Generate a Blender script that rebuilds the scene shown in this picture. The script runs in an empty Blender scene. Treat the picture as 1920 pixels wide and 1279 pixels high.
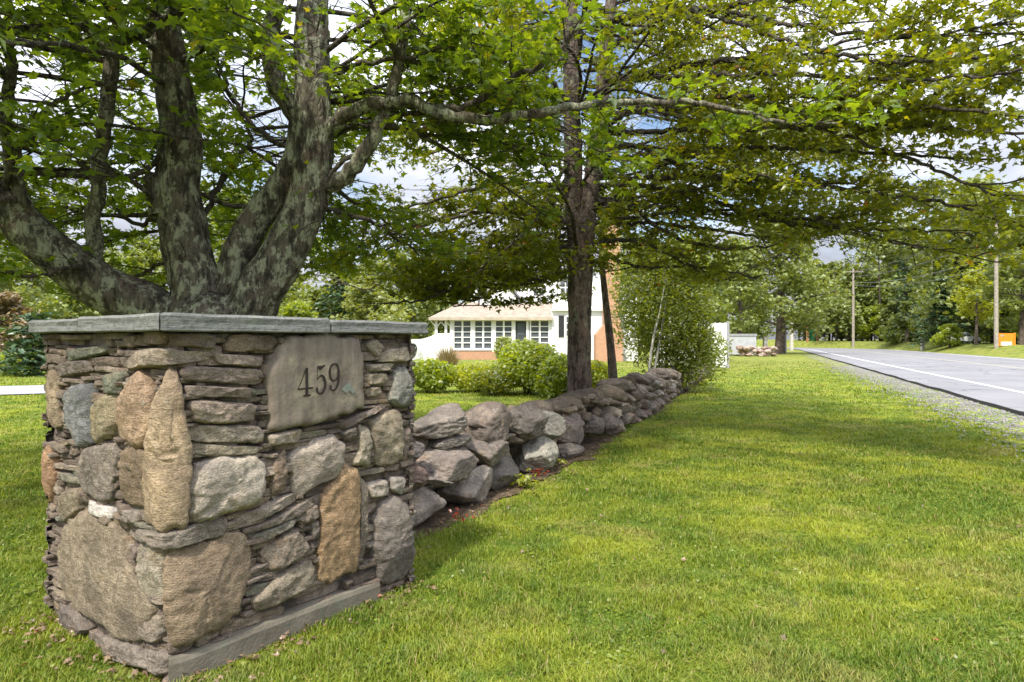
import bpy, math, random
import numpy as np
from mathutils import Vector, Matrix, noise as mnoise

R = math.radians
S = bpy.context.scene
COL = S.collection
rng = np.random.default_rng(7)
random.seed(7)

# ------------------------------------------------------------------ camera, sky, sun, exposure
EYE = 1.45
F = 1200.0            # focal length in pixels of the 1920 wide photograph
cam_d = bpy.data.cameras.new("camera")
cam = bpy.data.objects.new("camera", cam_d)
COL.objects.link(cam)
cam.location = (0, 0, EYE)
cam.rotation_euler = (R(90), 0, 0)
cam_d.lens = 36.0 * F / 1920.0
cam_d.sensor_width = 36
cam_d.clip_start = 0.05
cam_d.clip_end = 3000
S.camera = cam

SUN_EL, SUN_AZ = 54.0, 203.0      # azimuth the light comes FROM, clockwise from +Y: behind the camera, a little left
w = bpy.data.worlds.new("World")
S.world = w
w.use_nodes = True
nt = w.node_tree
nt.nodes.clear()
def wn(t, **k):
    n = nt.nodes.new(t)
    for a, b in k.items(): setattr(n, a, b)
    return n
wo = wn('ShaderNodeOutputWorld')
sky = wn('ShaderNodeTexSky', sky_type='NISHITA', sun_disc=False)
sky.sun_elevation = R(SUN_EL); sky.sun_rotation = R(SUN_AZ)
sky.air_density = 1.0; sky.dust_density = 1.5
bg1 = wn('ShaderNodeBackground'); bg1.inputs[1].default_value = 0.11
bg2 = wn('ShaderNodeBackground'); bg2.inputs[1].default_value = 1.0
tc = wn('ShaderNodeTexCoord')
mp = wn('ShaderNodeMapping'); mp.inputs['Scale'].default_value = (1.6, 1.6, 3.4)
nz = wn('ShaderNodeTexNoise'); nz.inputs['Scale'].default_value = 1.9; nz.inputs['Detail'].default_value = 9; nz.inputs['Roughness'].default_value = .55
rp = wn('ShaderNodeValToRGB')
rp.color_ramp.elements[0].position = .36; rp.color_ramp.elements[0].color = (0, 0, 0, 1)
rp.color_ramp.elements[1].position = .52; rp.color_ramp.elements[1].color = (1, 1, 1, 1)
nz2 = wn('ShaderNodeTexNoise'); nz2.inputs['Scale'].default_value = 3.1; nz2.inputs['Detail'].default_value = 7
rp2 = wn('ShaderNodeValToRGB')
rp2.color_ramp.elements[0].position = .42; rp2.color_ramp.elements[0].color = (.47, .50, .58, 1)
rp2.color_ramp.elements[1].position = .64; rp2.color_ramp.elements[1].color = (.80, .82, .90, 1)
sx = wn('ShaderNodeSeparateXYZ'); mm = wn('ShaderNodeMath', operation='MULTIPLY_ADD'); mm.inputs[1].default_value = 2.7; mm.inputs[2].default_value = .30
mx = wn('ShaderNodeMixShader')
L = nt.links.new
L(tc.outputs['Generated'], mp.inputs['Vector']); L(mp.outputs[0], nz.inputs['Vector']); L(mp.outputs[0], nz2.inputs['Vector'])
L(nz.outputs['Fac'], rp.inputs[0]); L(nz2.outputs['Fac'], rp2.inputs[0])
L(tc.outputs['Generated'], sx.inputs[0]); L(sx.outputs[2], mm.inputs[0]); L(mm.outputs[0], bg2.inputs[1]); L(sky.outputs[0], bg1.inputs[0]); L(rp2.outputs[0], bg2.inputs[0])
L(rp.outputs[0], mx.inputs[0]); L(bg1.outputs[0], mx.inputs[1]); L(bg2.outputs[0], mx.inputs[2]); L(mx.outputs[0], wo.inputs[0])

sd = bpy.data.lights.new("sun", 'SUN')
sd.energy = 3.1
sd.angle = R(4.5)
sd.color = (1.0, .94, .82)
sun = bpy.data.objects.new("sun", sd)
COL.objects.link(sun)
sv = Vector((math.sin(R(SUN_AZ)) * math.cos(R(SUN_EL)), math.cos(R(SUN_AZ)) * math.cos(R(SUN_EL)), math.sin(R(SUN_EL))))
sun.rotation_euler = (-sv).to_track_quat('-Z', 'Y').to_euler()
sun.location = sv * 50

vs = S.view_settings
vs.view_transform = 'Standard'
vs.look = 'None'
vs.exposure = 0.95
vs.gamma = 1.0
vs.use_curve_mapping = False
S.render.engine = 'CYCLES'
cy = S.cycles
cy.use_denoising = True
cy.max_bounces = 8; cy.diffuse_bounces = 4; cy.glossy_bounces = 2; cy.transmission_bounces = 5; cy.transparent_max_bounces = 6
cy.sample_clamp_indirect = 6

# ------------------------------------------------------------------ helpers
def P(px, py, d):
    return Vector(((px - 960) / F * d, d, EYE - (py - 639.5) / F * d))
def px_of(p):
    return 960 + p[0] / p[1] * F, 639.5 - (p[2] - EYE) / p[1] * F

def nmesh(name, V, faces, mats=(), attrs=None, smooth=True, mat_idx=None):
    """faces: list of (M,k) int arrays"""
    me = bpy.data.meshes.new(name)
    V = np.asarray(V, dtype=np.float32).reshape(-1, 3)
    fs = [np.asarray(f, dtype=np.int32) for f in faces if len(f)]
    me.vertices.add(len(V)); me.vertices.foreach_set('co', V.ravel())
    loops = np.concatenate([f.ravel() for f in fs])
    tot = np.concatenate([np.full(len(f), f.shape[1], dtype=np.int32) for f in fs])
    start = np.concatenate([[0], np.cumsum(tot)[:-1]]).astype(np.int32)
    me.loops.add(len(loops)); me.loops.foreach_set('vertex_index', loops)
    me.polygons.add(len(tot)); me.polygons.foreach_set('loop_start', start); me.polygons.foreach_set('loop_total', tot)
    if mat_idx is not None: me.polygons.foreach_set('material_index', np.asarray(mat_idx, dtype=np.int32))
    me.polygons.foreach_set('use_smooth', np.full(len(tot), bool(smooth)))
    me.update(calc_edges=True)
    if attrs:
        for k, a in attrs.items():
            at = me.attributes.new(k, 'FLOAT', 'POINT')
            at.data.foreach_set('value', np.asarray(a, dtype=np.float32))
    for m in mats: me.materials.append(m)
    return me

def link(name, me, parent=None, mat=None, label=None, cat=None, group=None, kind=None, color=None):
    o = bpy.data.objects.new(name, me)
    COL.objects.link(o)
    if mat is not None and me is not None:
        me.materials.clear(); me.materials.append(mat)
    if parent is not None:
        o.parent = parent
        anc = Vector((0, 0, 0)); p = parent
        while p is not None:
            anc += Vector(p.location) if p.parent is None else Vector((0, 0, 0)); p = p.parent
        if parent.parent is None:
            o.matrix_parent_inverse = Matrix.Translation(-Vector(parent.location))
    if label: o['label'] = label
    if cat: o['category'] = cat
    if group: o['group'] = group
    if kind: o['kind'] = kind
    if color is not None: o.color = (*color, 1)
    return o

def thing(name, label, cat, loc=(0, 0, 0), group=None):
    o = bpy.data.objects.new(name, None)
    o.empty_display_size = .3
    COL.objects.link(o)
    o.location = loc
    o['label'] = label; o['category'] = cat
    if group: o['group'] = group
    return o

class Acc:
    def __init__(s): s.v = []; s.q = []; s.t = []; s.n = 0; s.a = []
    def add(s, V, q=None, t=None, a=0.0):
        V = np.asarray(V, dtype=np.float32).reshape(-1, 3)
        s.v.append(V)
        if q is not None and len(q): s.q.append(np.asarray(q, dtype=np.int32) + s.n)
        if t is not None and len(t): s.t.append(np.asarray(t, dtype=np.int32) + s.n)
        s.a.append(np.full(len(V), a, dtype=np.float32))
        s.n += len(V)
    def box(s, x0, x1, y0, y1, z0, z1, a=0.0):
        V = [(x, y, z) for x in (x0, x1) for y in (y0, y1) for z in (z0, z1)]
        s.add(V, [(0, 1, 3, 2), (4, 6, 7, 5), (0, 4, 5, 1), (2, 3, 7, 6), (0, 2, 6, 4), (1, 5, 7, 3)], a=a)
    def prism(s, pts, y0, y1, a=0.0):
        """polygon pts in (x,z), extruded in y; convex fan"""
        n = len(pts)
        V = [(x, y0, z) for x, z in pts] + [(x, y1, z) for x, z in pts]
        q = [(i, (i + 1) % n, (i + 1) % n + n, i + n) for i in range(n)]
        t = [(0, i + 1, i) for i in range(1, n - 1)] + [(n, n + i, n + i + 1) for i in range(1, n - 1)]
        s.add(V, q, t, a)
    def mesh(s, name, mat=None, smooth=False):
        fs = []
        if s.q: fs.append(np.concatenate(s.q))
        if s.t: fs.append(np.concatenate(s.t))
        return nmesh(name, np.concatenate(s.v), fs, [mat] if mat else [], {'rnd': np.concatenate(s.a)}, smooth)
    def build(s, name, mat, parent=None, smooth=False, **k):
        return link(name, s.mesh(name, mat, smooth), parent, **k)

def catmull(pts, rad, step):
    pts = np.asarray(pts, float); rad = np.asarray(rad, float)
    n = len(pts)
    if n == 2:
        k = max(2, int(np.linalg.norm(pts[1] - pts[0]) / step) + 1)
        t = np.linspace(0, 1, k)[:, None]
        return pts[0] * (1 - t) + pts[1] * t, rad[0] * (1 - t[:, 0]) + rad[1] * t[:, 0]
    ext = np.vstack([2 * pts[0] - pts[1], pts, 2 * pts[-1] - pts[-2]])
    O, Q = [], []
    for i in range(n - 1):
        p0, p1, p2, p3 = ext[i:i + 4]
        k = max(2, int(np.linalg.norm(p2 - p1) / step) + 1)
        t = np.linspace(0, 1, k, endpoint=(i == n - 2))[:, None]
        O.append(.5 * (2 * p1 + (p2 - p0) * t + (2 * p0 - 5 * p1 + 4 * p2 - p3) * t ** 2 + (3 * p1 - p0 - 3 * p2 + p3) * t ** 3))
        Q.append(rad[i] * (1 - t[:, 0]) + rad[i + 1] * t[:, 0])
    return np.vstack(O), np.concatenate(Q)

def tube(acc, pts, rad, sides=8, step=.15, rough=0.0, resample=True, a=0.0):
    if resample: pts, rad = catmull(pts, rad, step)
    pts = np.asarray(pts, float); rad = np.asarray(rad, float)
    n = len(pts)
    T = np.gradient(pts, axis=0); T /= np.linalg.norm(T, axis=1)[:, None] + 1e-9
    up = np.array([0, 0, 1.0]) if abs(T[0][2]) < .9 else np.array([1.0, 0, 0])
    U = np.cross(T[0], up); U /= np.linalg.norm(U)
    ang = np.linspace(0, 2 * math.pi, sides, endpoint=False)
    ca, sa = np.cos(ang)[:, None], np.sin(ang)[:, None]
    V = np.empty((n, sides, 3))
    for i in range(n):
        U = U - T[i] * np.dot(U, T[i]); U /= np.linalg.norm(U) + 1e-9
        W = np.cross(T[i], U)
        rr = np.full((sides, 1), rad[i])
        if rough:
            for j in range(sides):
                c = pts[i] + (ca[j] * U + sa[j] * W) * rad[i]
                rr[j] *= 1 + rough * (mnoise.noise(Vector(c * 3.0)) * 1.2 + mnoise.noise(Vector((c[0] * 16, c[1] * 16, c[2] * 4))) * .45 + mnoise.noise(Vector(c * 8.0)) * .6)
        V[i] = pts[i] + (ca * U + sa * W) * rr
    idx = np.arange(n * sides).reshape(n, sides)
    q = np.stack([idx[:-1], np.roll(idx[:-1], -1, 1), np.roll(idx[1:], -1, 1), idx[1:]], -1).reshape(-1, 4)
    acc.add(V.reshape(-1, 3), q, a=a)
    e = acc.n
    # end cap
    c = np.vstack([V[-1], pts[-1:] + T[-1] * rad[-1] * .5])
    acc.add(c, None, [(j, (j + 1) % sides, sides) for j in range(sides)], a=a)

# ------------------------------------------------------------------ materials
MATS = {}
def new_mat(name):
    m = bpy.data.materials.new(name); m.use_nodes = True
    n = m.node_tree; n.nodes.clear()
    MATS[name] = m
    return m, n
class G:
    """small node-graph helper"""
    def __init__(s, name):
        s.m, s.t = new_mat(name); s.out = s.n('ShaderNodeOutputMaterial')
    def n(s, t, **k):
        x = s.t.nodes.new(t)
        for a, b in k.items():
            if a in x.inputs.keys() if not hasattr(x, a) else False: x.inputs[a].default_value = b
            else: setattr(x, a, b)
        return x
    def l(s, a, b): s.t.links.new(a, b)
    def pos(s): return s.n('ShaderNodeNewGeometry').outputs['Position']
    def objc(s): return s.n('ShaderNodeTexCoord').outputs['Object']
    def noise(s, vec, scale, detail=4, rough=.55, stretch=None):
        if stretch is not None:
            m = s.n('ShaderNodeMapping'); m.inputs['Scale'].default_value = stretch; s.l(vec, m.inputs['Vector']); vec = m.outputs[0]
        x = s.n('ShaderNodeTexNoise'); x.inputs['Scale'].default_value = scale; x.inputs['Detail'].default_value = detail; x.inputs['Roughness'].default_value = rough
        s.l(vec, x.inputs['Vector']); return x.outputs['Fac']
    def voro(s, vec, scale, feature='F1', stretch=None):
        if stretch is not None:
            m = s.n('ShaderNodeMapping'); m.inputs['Scale'].default_value = stretch; s.l(vec, m.inputs['Vector']); vec = m.outputs[0]
        x = s.n('ShaderNodeTexVoronoi', feature=feature); x.inputs['Scale'].default_value = scale
        s.l(vec, x.inputs['Vector']); return x
    def ramp(s, fac, stops):
        x = s.n('ShaderNodeValToRGB'); r = x.color_ramp
        while len(r.elements) < len(stops): r.elements.new(.5)
        for e, (p, c) in zip(r.elements, stops):
            e.position = p; e.color = (*c, 1) if hasattr(c, '__len__') else (c, c, c, 1)
        s.l(fac, x.inputs[0]); return x.outputs[0]
    def mix(s, fac, a, b, mode='MIX'):
        x = s.n('ShaderNodeMix', data_type='RGBA', blend_type=mode)
        for v, i in ((fac, 0), (a, 6), (b, 7)):
            if hasattr(v, 'is_output') or isinstance(v, bpy.types.NodeSocket): s.l(v, x.inputs[i])
            elif hasattr(v, '__len__'): x.inputs[i].default_value = (*v, 1)
            else: x.inputs[i].default_value = v
        return x.outputs[2]
    def attr(s, name): return s.n('ShaderNodeAttribute', attribute_name=name).outputs['Fac']
    def math(s, op, a, b=0.0):
        x = s.n('ShaderNodeMath', operation=op)
        for v, i in ((a, 0), (b, 1)):
            if isinstance(v, bpy.types.NodeSocket): s.l(v, x.inputs[i])
            else: x.inputs[i].default_value = v
        return x.outputs[0]
    def bump(s, h, strength, dist=.01, base=None):
        x = s.n('ShaderNodeBump'); x.inputs['Strength'].default_value = strength; x.inputs['Distance'].default_value = dist
        s.l(h, x.inputs['Height'])
        if base is not None: s.l(base, x.inputs['Normal'])
        return x.outputs[0]
    def principled(s, col, rough=.85, normal=None, spec=.3, metal=0.0):
        b = s.n('ShaderNodeBsdfPrincipled')
        if isinstance(col, bpy.types.NodeSocket): s.l(col, b.inputs['Base Color'])
        else: b.inputs['Base Color'].default_value = (*col, 1)
        if isinstance(rough, bpy.types.NodeSocket): s.l(rough, b.inputs['Roughness'])
        else: b.inputs['Roughness'].default_value = rough
        b.inputs['Specular IOR Level'].default_value = spec; b.inputs['Metallic'].default_value = metal
        if normal is not None: s.l(normal, b.inputs['Normal'])
        s.l(b.outputs[0], s.out.inputs['Surface'])
        return b

def plain(name, col, rough=.8, var=.25, scale=6, spec=.3, metal=0.0, bump=.0):
    g = G(name); p = g.pos()
    f = g.noise(p, scale, 5)
    c = g.mix(g.ramp(f, [(.3, 0), (.7, 1)]), tuple(x * (1 - var) for x in col), tuple(min(1, x * (1 + var)) for x in col))
    g.principled(c, rough, g.bump(g.noise(p, scale * 6, 4), bump) if bump else None, spec, metal)
    return g.m

def grass_colors(g, p):
    """lawn patch colours shared by turf and blades"""
    big = g.noise(p, .62, 4, .6)
    mid = g.noise(p, 1.7, 5, .65)
    c = g.mix(g.ramp(big, [(.40, 0), (.58, 1)]), (.120, .200, .012), (.36, .405, .032))
    dry = g.ramp(g.noise(p, 1.15, 5, .62), [(.53, 0), (.64, 1)])
    c = g.mix(g.math('MULTIPLY', dry, .8), c, (.40, .34, .12))
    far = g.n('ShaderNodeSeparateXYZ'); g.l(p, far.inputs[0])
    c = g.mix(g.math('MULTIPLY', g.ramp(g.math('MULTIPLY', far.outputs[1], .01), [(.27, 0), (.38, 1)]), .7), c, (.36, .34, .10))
    c = g.mix(g.ramp(mid, [(.46, 0.0), (.60, .8)]), c, (.058, .155, .012))
    hf = g.noise(p, 11, 5, .7)
    c = g.mix(g.ramp(hf, [(.38, .85), (.50, 0)]), c, g.mix(1.0, c, (.40, .50, .45), 'MULTIPLY'))
    c = g.mix(g.ramp(g.noise(p, 17, 4, .65), [(.54, 0), (.66, .6)]), c, (.40, .40, .06))
    return c

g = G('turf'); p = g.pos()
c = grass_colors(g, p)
fine = g.noise(p, 60, 4, .7)
c = g.mix(g.ramp(fine, [(.35, .0), (.6, .45)]), g.mix(.35, c, (.05, .045, .02)), c)
c = g.mix(.25, c, g.mix(g.noise(p, 25, 3), (.05, .08, .01), (.25, .27, .05)))
g.principled(c, .95, g.bump(fine, .8, .03), .1)
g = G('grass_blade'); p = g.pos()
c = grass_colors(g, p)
r = g.attr('rnd')
c = g.mix(g.ramp(r, [(0, 0), (1, 1)]), g.mix(.5, c, (.05, .10, .01)), g.mix(.35, c, (.42, .44, .07)))
c = g.mix(g.ramp(r, [(.93, 0), (.95, .8)]), c, (.36, .27, .12))
df = g.n('ShaderNodeBsdfDiffuse'); tr = g.n('ShaderNodeBsdfTranslucent'); ms = g.n('ShaderNodeMixShader'); ms.inputs[0].default_value = .35
g.l(c, df.inputs[0]); g.l(g.mix(1.0, c, (1.3, 1.25, .7), 'MULTIPLY'), tr.inputs[0]); g.l(df.outputs[0], ms.inputs[1]); g.l(tr.outputs[0], ms.inputs[2])
gl = g.n('ShaderNodeBsdfGlossy'); gl.inputs['Roughness'].default_value = .45; gl.inputs[0].default_value = (.5, .5, .45, 1); m2 = g.n('ShaderNodeMixShader'); m2.inputs[0].default_value = .04
g.l(ms.outputs[0], m2.inputs[1]); g.l(gl.outputs[0], m2.inputs[2]); g.l(m2.outputs[0], g.out.inputs[0])

def leaf_mat(name, dark, light, accent=None, acc_from=.97, trans=.52, gloss=.05):
    g = G(name)
    r = g.attr('rnd')
    c = g.mix(g.ramp(r, [(0, 0), (.9, 1)]), dark, light)
    if accent is not None: c = g.mix(g.ramp(r, [(acc_from, 0), (acc_from + .008, 1)]), c, accent)
    big = g.noise(g.pos(), .8, 2)
    c = g.mix(g.ramp(big, [(.3, 0), (.7, .5)]), c, g.mix(.5, c, light))
    df = g.n('ShaderNodeBsdfDiffuse'); tr = g.n('ShaderNodeBsdfTranslucent'); ms = g.n('ShaderNodeMixShader'); ms.inputs[0].default_value = trans
    g.l(c, df.inputs[0]); g.l(g.mix(1.0, c, (2.6, 2.25, .45), 'MULTIPLY'), tr.inputs[0]); g.l(df.outputs[0], ms.inputs[1]); g.l(tr.outputs[0], ms.inputs[2])
    gl = g.n('ShaderNodeBsdfGlossy'); gl.inputs['Roughness'].default_value = .4; m2 = g.n('ShaderNodeMixShader'); m2.inputs[0].default_value = gloss
    g.l(ms.outputs[0], m2.inputs[1]); g.l(gl.outputs[0], m2.inputs[2]); g.l(m2.outputs[0], g.out.inputs[0])
    return g.m
leaf_mat('leaf_maple', (.068, .105, .010), (.175, .200, .020), (.30, .08, .02), .992)
leaf_mat('leaf_maple_deep', (.050, .100, .014), (.140, .200, .022), (.22, .20, .02), .985)
leaf_mat('leaf_bright', (.11, .17, .016), (.24, .29, .035), None)
leaf_mat('leaf_yellow', (.17, .22, .02), (.30, .33, .045), None)
leaf_mat('leaf_willow', (.07, .105, .018), (.175, .21, .045), None)
leaf_mat('leaf_wood', (.080, .120, .030), (.22, .26, .075), None, trans=.3)
leaf_mat('leaf_pale', (.12, .16, .045), (.24, .27, .085), None, trans=.3)
leaf_mat('needle', (.03, .065, .035), (.085, .14, .06), None, trans=.15)
leaf_mat('leaf_rust', (.13, .10, .055), (.25, .19, .11), None, trans=.2)
leaf_mat('leaf_red', (.16, .02, .012), (.30, .06, .03), None, trans=.3)
leaf_mat('leaf_dry', (.10, .065, .04), (.26, .18, .11), (.30, .08, .03), .98, trans=.15)

def bark_mat(name, dark, light, lichen, lich_amt=.5, red=None):
    g = G(name); p = g.pos()
    plates = g.noise(p, 16, 7, .68, (1, 1, .4))
    v = g.voro(p, 20, 'DISTANCE_TO_EDGE', (1, 1, .34)).outputs['Distance']
    c = g.mix(g.ramp(plates, [(.3, 0), (.68, 1)]), dark, light)
    c = g.mix(g.ramp(v, [(0, .2), (.05, 0)]), c, tuple(x * .4 for x in dark))
    if red is not None: c = g.mix(g.ramp(g.noise(p, 2.2, 3), [(.56, 0), (.68, .55)]), c, red)
    li = g.noise(p, 8, 8, .72, (1, 1, .65))
    c = g.mix(g.ramp(li, [(.59 - .09 * lich_amt, 0), (.63 - .09 * lich_amt, .8)]), c, lichen)
    dk = g.ramp(g.noise(p, 13, 6, .7, (1, 1, .35)), [(.50, 0), (.58, .8)])
    c = g.mix(dk, c, tuple(x * .45 for x in dark))
    h = g.math('ADD', g.math('MULTIPLY', g.ramp(v, [(0, 0), (.18, 1)]), .3), plates)
    g.principled(c, .92, g.bump(h, 1.0, .035), .15)
    return g.m
bark_mat('bark_old', (.055, .048, .038), (.19, .165, .125), (.34, .35, .25), .95, (.15, .10, .08))
bark_mat('bark_brown', (.085, .065, .055), (.21, .165, .14), (.20, .21, .15), .25, (.19, .11, .085))
bark_mat('bark_twig', (.06, .05, .04), (.13, .11, .09), (.2, .2, .15), .1)
bark_mat('bark_pale', (.30, .29, .25), (.48, .46, .40), (.35, .36, .28), .1)

# stone: base colour comes from each object's own colour
def stone_mat(name, col_socket_fn):
    g = G(name); p = g.pos()
    base = col_socket_fn(g)
    n1 = g.noise(p, 4.5, 6, .6); n2 = g.noise(p, 26, 6, .65); n3 = g.noise(p, 130, 3, .7)
    hs_ = g.n('ShaderNodeHueSaturation'); hs_.inputs['Saturation'].default_value = .80; g.l(g.mix(1.0, base, (1.15, 1.07, .97), 'MULTIPLY'), hs_.inputs['Color']); base = hs_.outputs[0]
    c = g.mix(g.ramp(n1, [(.32, 0), (.68, 1)]), g.mix(1.0, base, (.58, .56, .56), 'MULTIPLY'), g.mix(1.0, base, (1.3, 1.25, 1.18), 'MULTIPLY'))
    vs_ = g.voro(p, 95).outputs['Color']
    c = g.mix(g.math('MULTIPLY', g.n('ShaderNodeObjectInfo').outputs['Random'], .6), c, g.mix(1.0, c, g.ramp(vs_, [(0, .45), (.5, 1.0), (1, 1.6)]), 'MULTIPLY'))
    c = g.mix(g.ramp(n2, [(.40, .55), (.56, 0)]), c, g.mix(1.0, base, (.42, .40, .40), 'MULTIPLY'))
    c = g.mix(g.ramp(g.noise(p, 9, 5, .6), [(.60, 0), (.72, .5)]), c, (.34, .22, .12))       # iron staining
    c = g.mix(g.ramp(g.noise(p, 13, 7, .75), [(.60, 0), (.70, .55)]), c, (.43, .44, .40))     # pale lichen
    c = g.mix(g.ramp(n3, [(.38, .5), (.52, 0)]), c, g.mix(1.0, base, (.35, .33, .32), 'MULTIPLY'))
    layers = g.noise(p, 8, 6, .7, (1, 1, 5))
    h = g.math('ADD', g.math('ADD', g.math('MULTIPLY', n2, 1.0), g.math('MULTIPLY', n3, .6)), g.math('MULTIPLY', layers, .8))
    g.principled(c, .92, g.bump(h, 1.0, .022), .15)
    return g.m
stone_mat('stone', lambda g: g.n('ShaderNodeObjectInfo').outputs['Color'])
stone_mat('stone_infill', lambda g: g.ramp(g.attr('rnd'), [(0, (.16, .13, .11)), (.3, (.24, .20, .165)), (.55, (.33, .285, .235)), (.75, (.21, .175, .16)), (.92, (.31, .25, .17)), (1, (.22, .24, .20))]))
g = G('plaque_stone'); p = g.pos()
st = g.noise(p, 7, 6, .6, (3.0, 3.0, .6))
c = g.mix(g.ramp(st, [(.3, 0), (.7, 1)]), (.11, .09, .073), (.215, .178, .14))
c = g.mix(g.ramp(g.noise(p, 6, 5), [(.52, 0), (.68, .7)]), c, (.29, .255, .17))
c = g.mix(g.ramp(g.noise(p, 11, 5), [(.58, 0), (.70, .6)]), c, (.13, .105, .095))
g.principled(c, .85, g.bump(g.math('ADD', g.noise(p, 60, 5), st), .35, .008), .25)
g = G('mortar'); p = g.pos()
g.principled(g.mix(g.noise(p, 20, 6), (.05, .042, .036), (.13, .11, .095)), .95, g.bump(g.noise(p, 45, 6), .9, .02), .1)
g = G('slate'); p = g.pos()
lay = g.noise(p, 5, 6, .65, (1, 1, 14))
c = g.mix(g.ramp(lay, [(.3, 0), (.7, 1)]), (.11, .11, .105), (.215, .215, .20))
c = g.mix(g.ramp(g.noise(p, 9, 6, .7), [(.55, 0), (.7, .6)]), c, (.22, .235, .185))
c = g.mix(g.ramp(g.noise(p, 40, 5, .7), [(.36, .5), (.5, 0)]), c, (.055, .058, .058))
g.principled(c, .8, g.bump(g.math('ADD', lay, g.noise(p, 50, 5)), .6, .012), .3)
g = G('concrete'); p = g.pos()
c = g.mix(g.ramp(g.noise(p, 5, 6), [(.3, 0), (.7, 1)]), (.10, .088, .068), (.19, .168, .13))
c = g.mix(g.ramp(g.noise(p, 9, 5), [(.58, 0), (.7, .5)]), c, (.12, .15, .10))
g.principled(c, .9, g.bump(g.noise(p, 70, 5), .5, .008), .2)
g = G('asphalt'); p = g.pos()
c = g.mix(g.ramp(g.noise(p, .35, 4), [(.3, 0), (.7, 1)]), (.20, .197, .208), (.285, .28, .29))
c = g.mix(g.ramp(g.noise(p, 2.0, 5, .6, (1, .25, 1)), [(.5, 0), (.75, .5)]), c, (.32, .317, .315))
c = g.mix(g.ramp(g.voro(p, 55).outputs['Distance'], [(.1, .0), (.6, .35)]), c, (.07, .07, .075))
wob = g.n('ShaderNodeVectorMath', operation='MULTIPLY_ADD'); nzv = g.n('ShaderNodeTexNoise'); nzv.inputs['Scale'].default_value = .8; g.l(p, nzv.inputs['Vector']); g.l(nzv.outputs['Color'], wob.inputs[0]); wob.inputs[1].default_value = (1.6, 1.6, 0); g.l(p, wob.inputs[2])
ck = g.voro(wob.outputs[0], .22, 'DISTANCE_TO_EDGE').outputs['Distance']
c = g.mix(g.ramp(ck, [(.004, .8), (.010, 0)]), c, (.06, .06, .065))
g.principled(c, .85, g.bump(g.noise(p, 120, 3), .5, .006), .3)
g = G('asphalt_edge'); p = g.pos()
g.principled(g.mix(g.noise(p, 15, 4), (.02, .02, .02), (.06, .058, .055)), .95, g.bump(g.noise(p, 40, 4), .8, .02), .1)
g = G('drive_asphalt'); p = g.pos()
g.principled(g.mix(g.noise(p, 2, 5), (.24, .24, .25), (.34, .34, .35)), .9, None, .2)
g = G('gravel'); p = g.pos()
v = g.voro(p, 26)
c = g.mix(g.ramp(v.outputs['Color'], [(0, 0), (1, 1)]), (.12, .115, .105), (.31, .30, .28))
c = g.mix(g.ramp(v.outputs['Distance'], [(.25, 0), (.6, .8)]), c, (.06, .055, .045))
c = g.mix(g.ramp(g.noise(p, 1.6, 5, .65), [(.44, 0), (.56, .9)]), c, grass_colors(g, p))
g.principled(c, .95, g.bump(g.math('SUBTRACT', 1.0, v.outputs['Distance']), .8, .02), .2)
g = G('soil'); p = g.pos()
c = g.mix(g.ramp(g.noise(p, 9, 6), [(.3, 0), (.7, 1)]), (.05, .036, .025), (.15, .11, .075))
c = g.mix(g.ramp(g.noise(p, 38, 4), [(.55, 0), (.66, .7)]), c, (.22, .16, .11))
g.principled(c, .95, g.bump(g.noise(p, 45, 5), .9, .03), .1)
plain('pebble', (.22, .21, .20), .9, .45, 14, bump=.3)
plain('line_white', (.72, .72, .74), .7, .12, 5)
plain('line_yellow', (.36, .34, .26), .8, .2, 5)
plain('white_trim', (.80, .80, .79), .6, .04, 3)
g = G('white_clapboard'); p = g.pos()
wv = g.n('ShaderNodeTexWave', wave_type='BANDS', bands_direction='Z', wave_profile='SAW'); wv.inputs['Scale'].default_value = 2.2; g.l(p, wv.inputs['Vector'])
g.principled(g.mix(g.noise(p, 2, 4), (.74, .75, .76), (.83, .83, .83)), .7, g.bump(wv.outputs['Fac'], .6, .02), .3)
g = G('shingle'); p = g.pos()
c = g.mix(g.ramp(g.noise(p, 3, 5), [(.3, 0), (.7, 1)]), (.24, .19, .15), (.40, .33, .27))
wv = g.n('ShaderNodeTexWave', wave_type='BANDS', bands_direction='Z', wave_profile='SAW'); wv.inputs['Scale'].default_value = 4; g.l(p, wv.inputs['Vector'])
g.principled(g.mix(g.ramp(wv.outputs['Fac'], [(.8, 0), (1, .4)]), c, (.1, .08, .06)), .95, None, .1)
plain('roof_grey', (.20, .20, .22), .9, .25, 3)
plain('gravel_tan', (.42, .36, .28), .9, .2, 2)
g = G('brick'); p = g.pos()
cb = g.n('ShaderNodeCombineXYZ'); sp = g.n('ShaderNodeSeparateXYZ'); g.l(p, sp.inputs[0])
g.l(g.math('ADD', sp.outputs[0], sp.outputs[1]), cb.inputs[0]); g.l(sp.outputs[2], cb.inputs[1])
bk = g.n('ShaderNodeTexBrick'); g.l(cb.outputs[0], bk.inputs['Vector']); bk.inputs['Scale'].default_value = 3.6
bk.inputs['Color1'].default_value = (.40, .16, .085, 1); bk.inputs['Color2'].default_value = (.50, .24, .13, 1); bk.inputs['Mortar'].default_value = (.45, .38, .30, 1)
bk.inputs['Mortar Size'].default_value = .03
g.principled(g.mix(g.ramp(g.noise(p, 1.5, 5), [(.4, 0), (.7, .25)]), bk.outputs[0], (.48, .30, .18)), .9, None, .15)
g = G('window_glass'); g.principled((.10, .11, .125), .10, None, .6)
plain('dark_shutter', (.028, .03, .035), .6, .2, 4)
plain('dark_door', (.06, .065, .075), .5, .2, 4)
plain('wood_pole', (.33, .29, .24), .9, .3, 5)
plain('wood_post', (.50, .47, .42), .9, .2, 4)
plain('wood_rust', (.42, .20, .10), .9, .2, 4)
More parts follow.
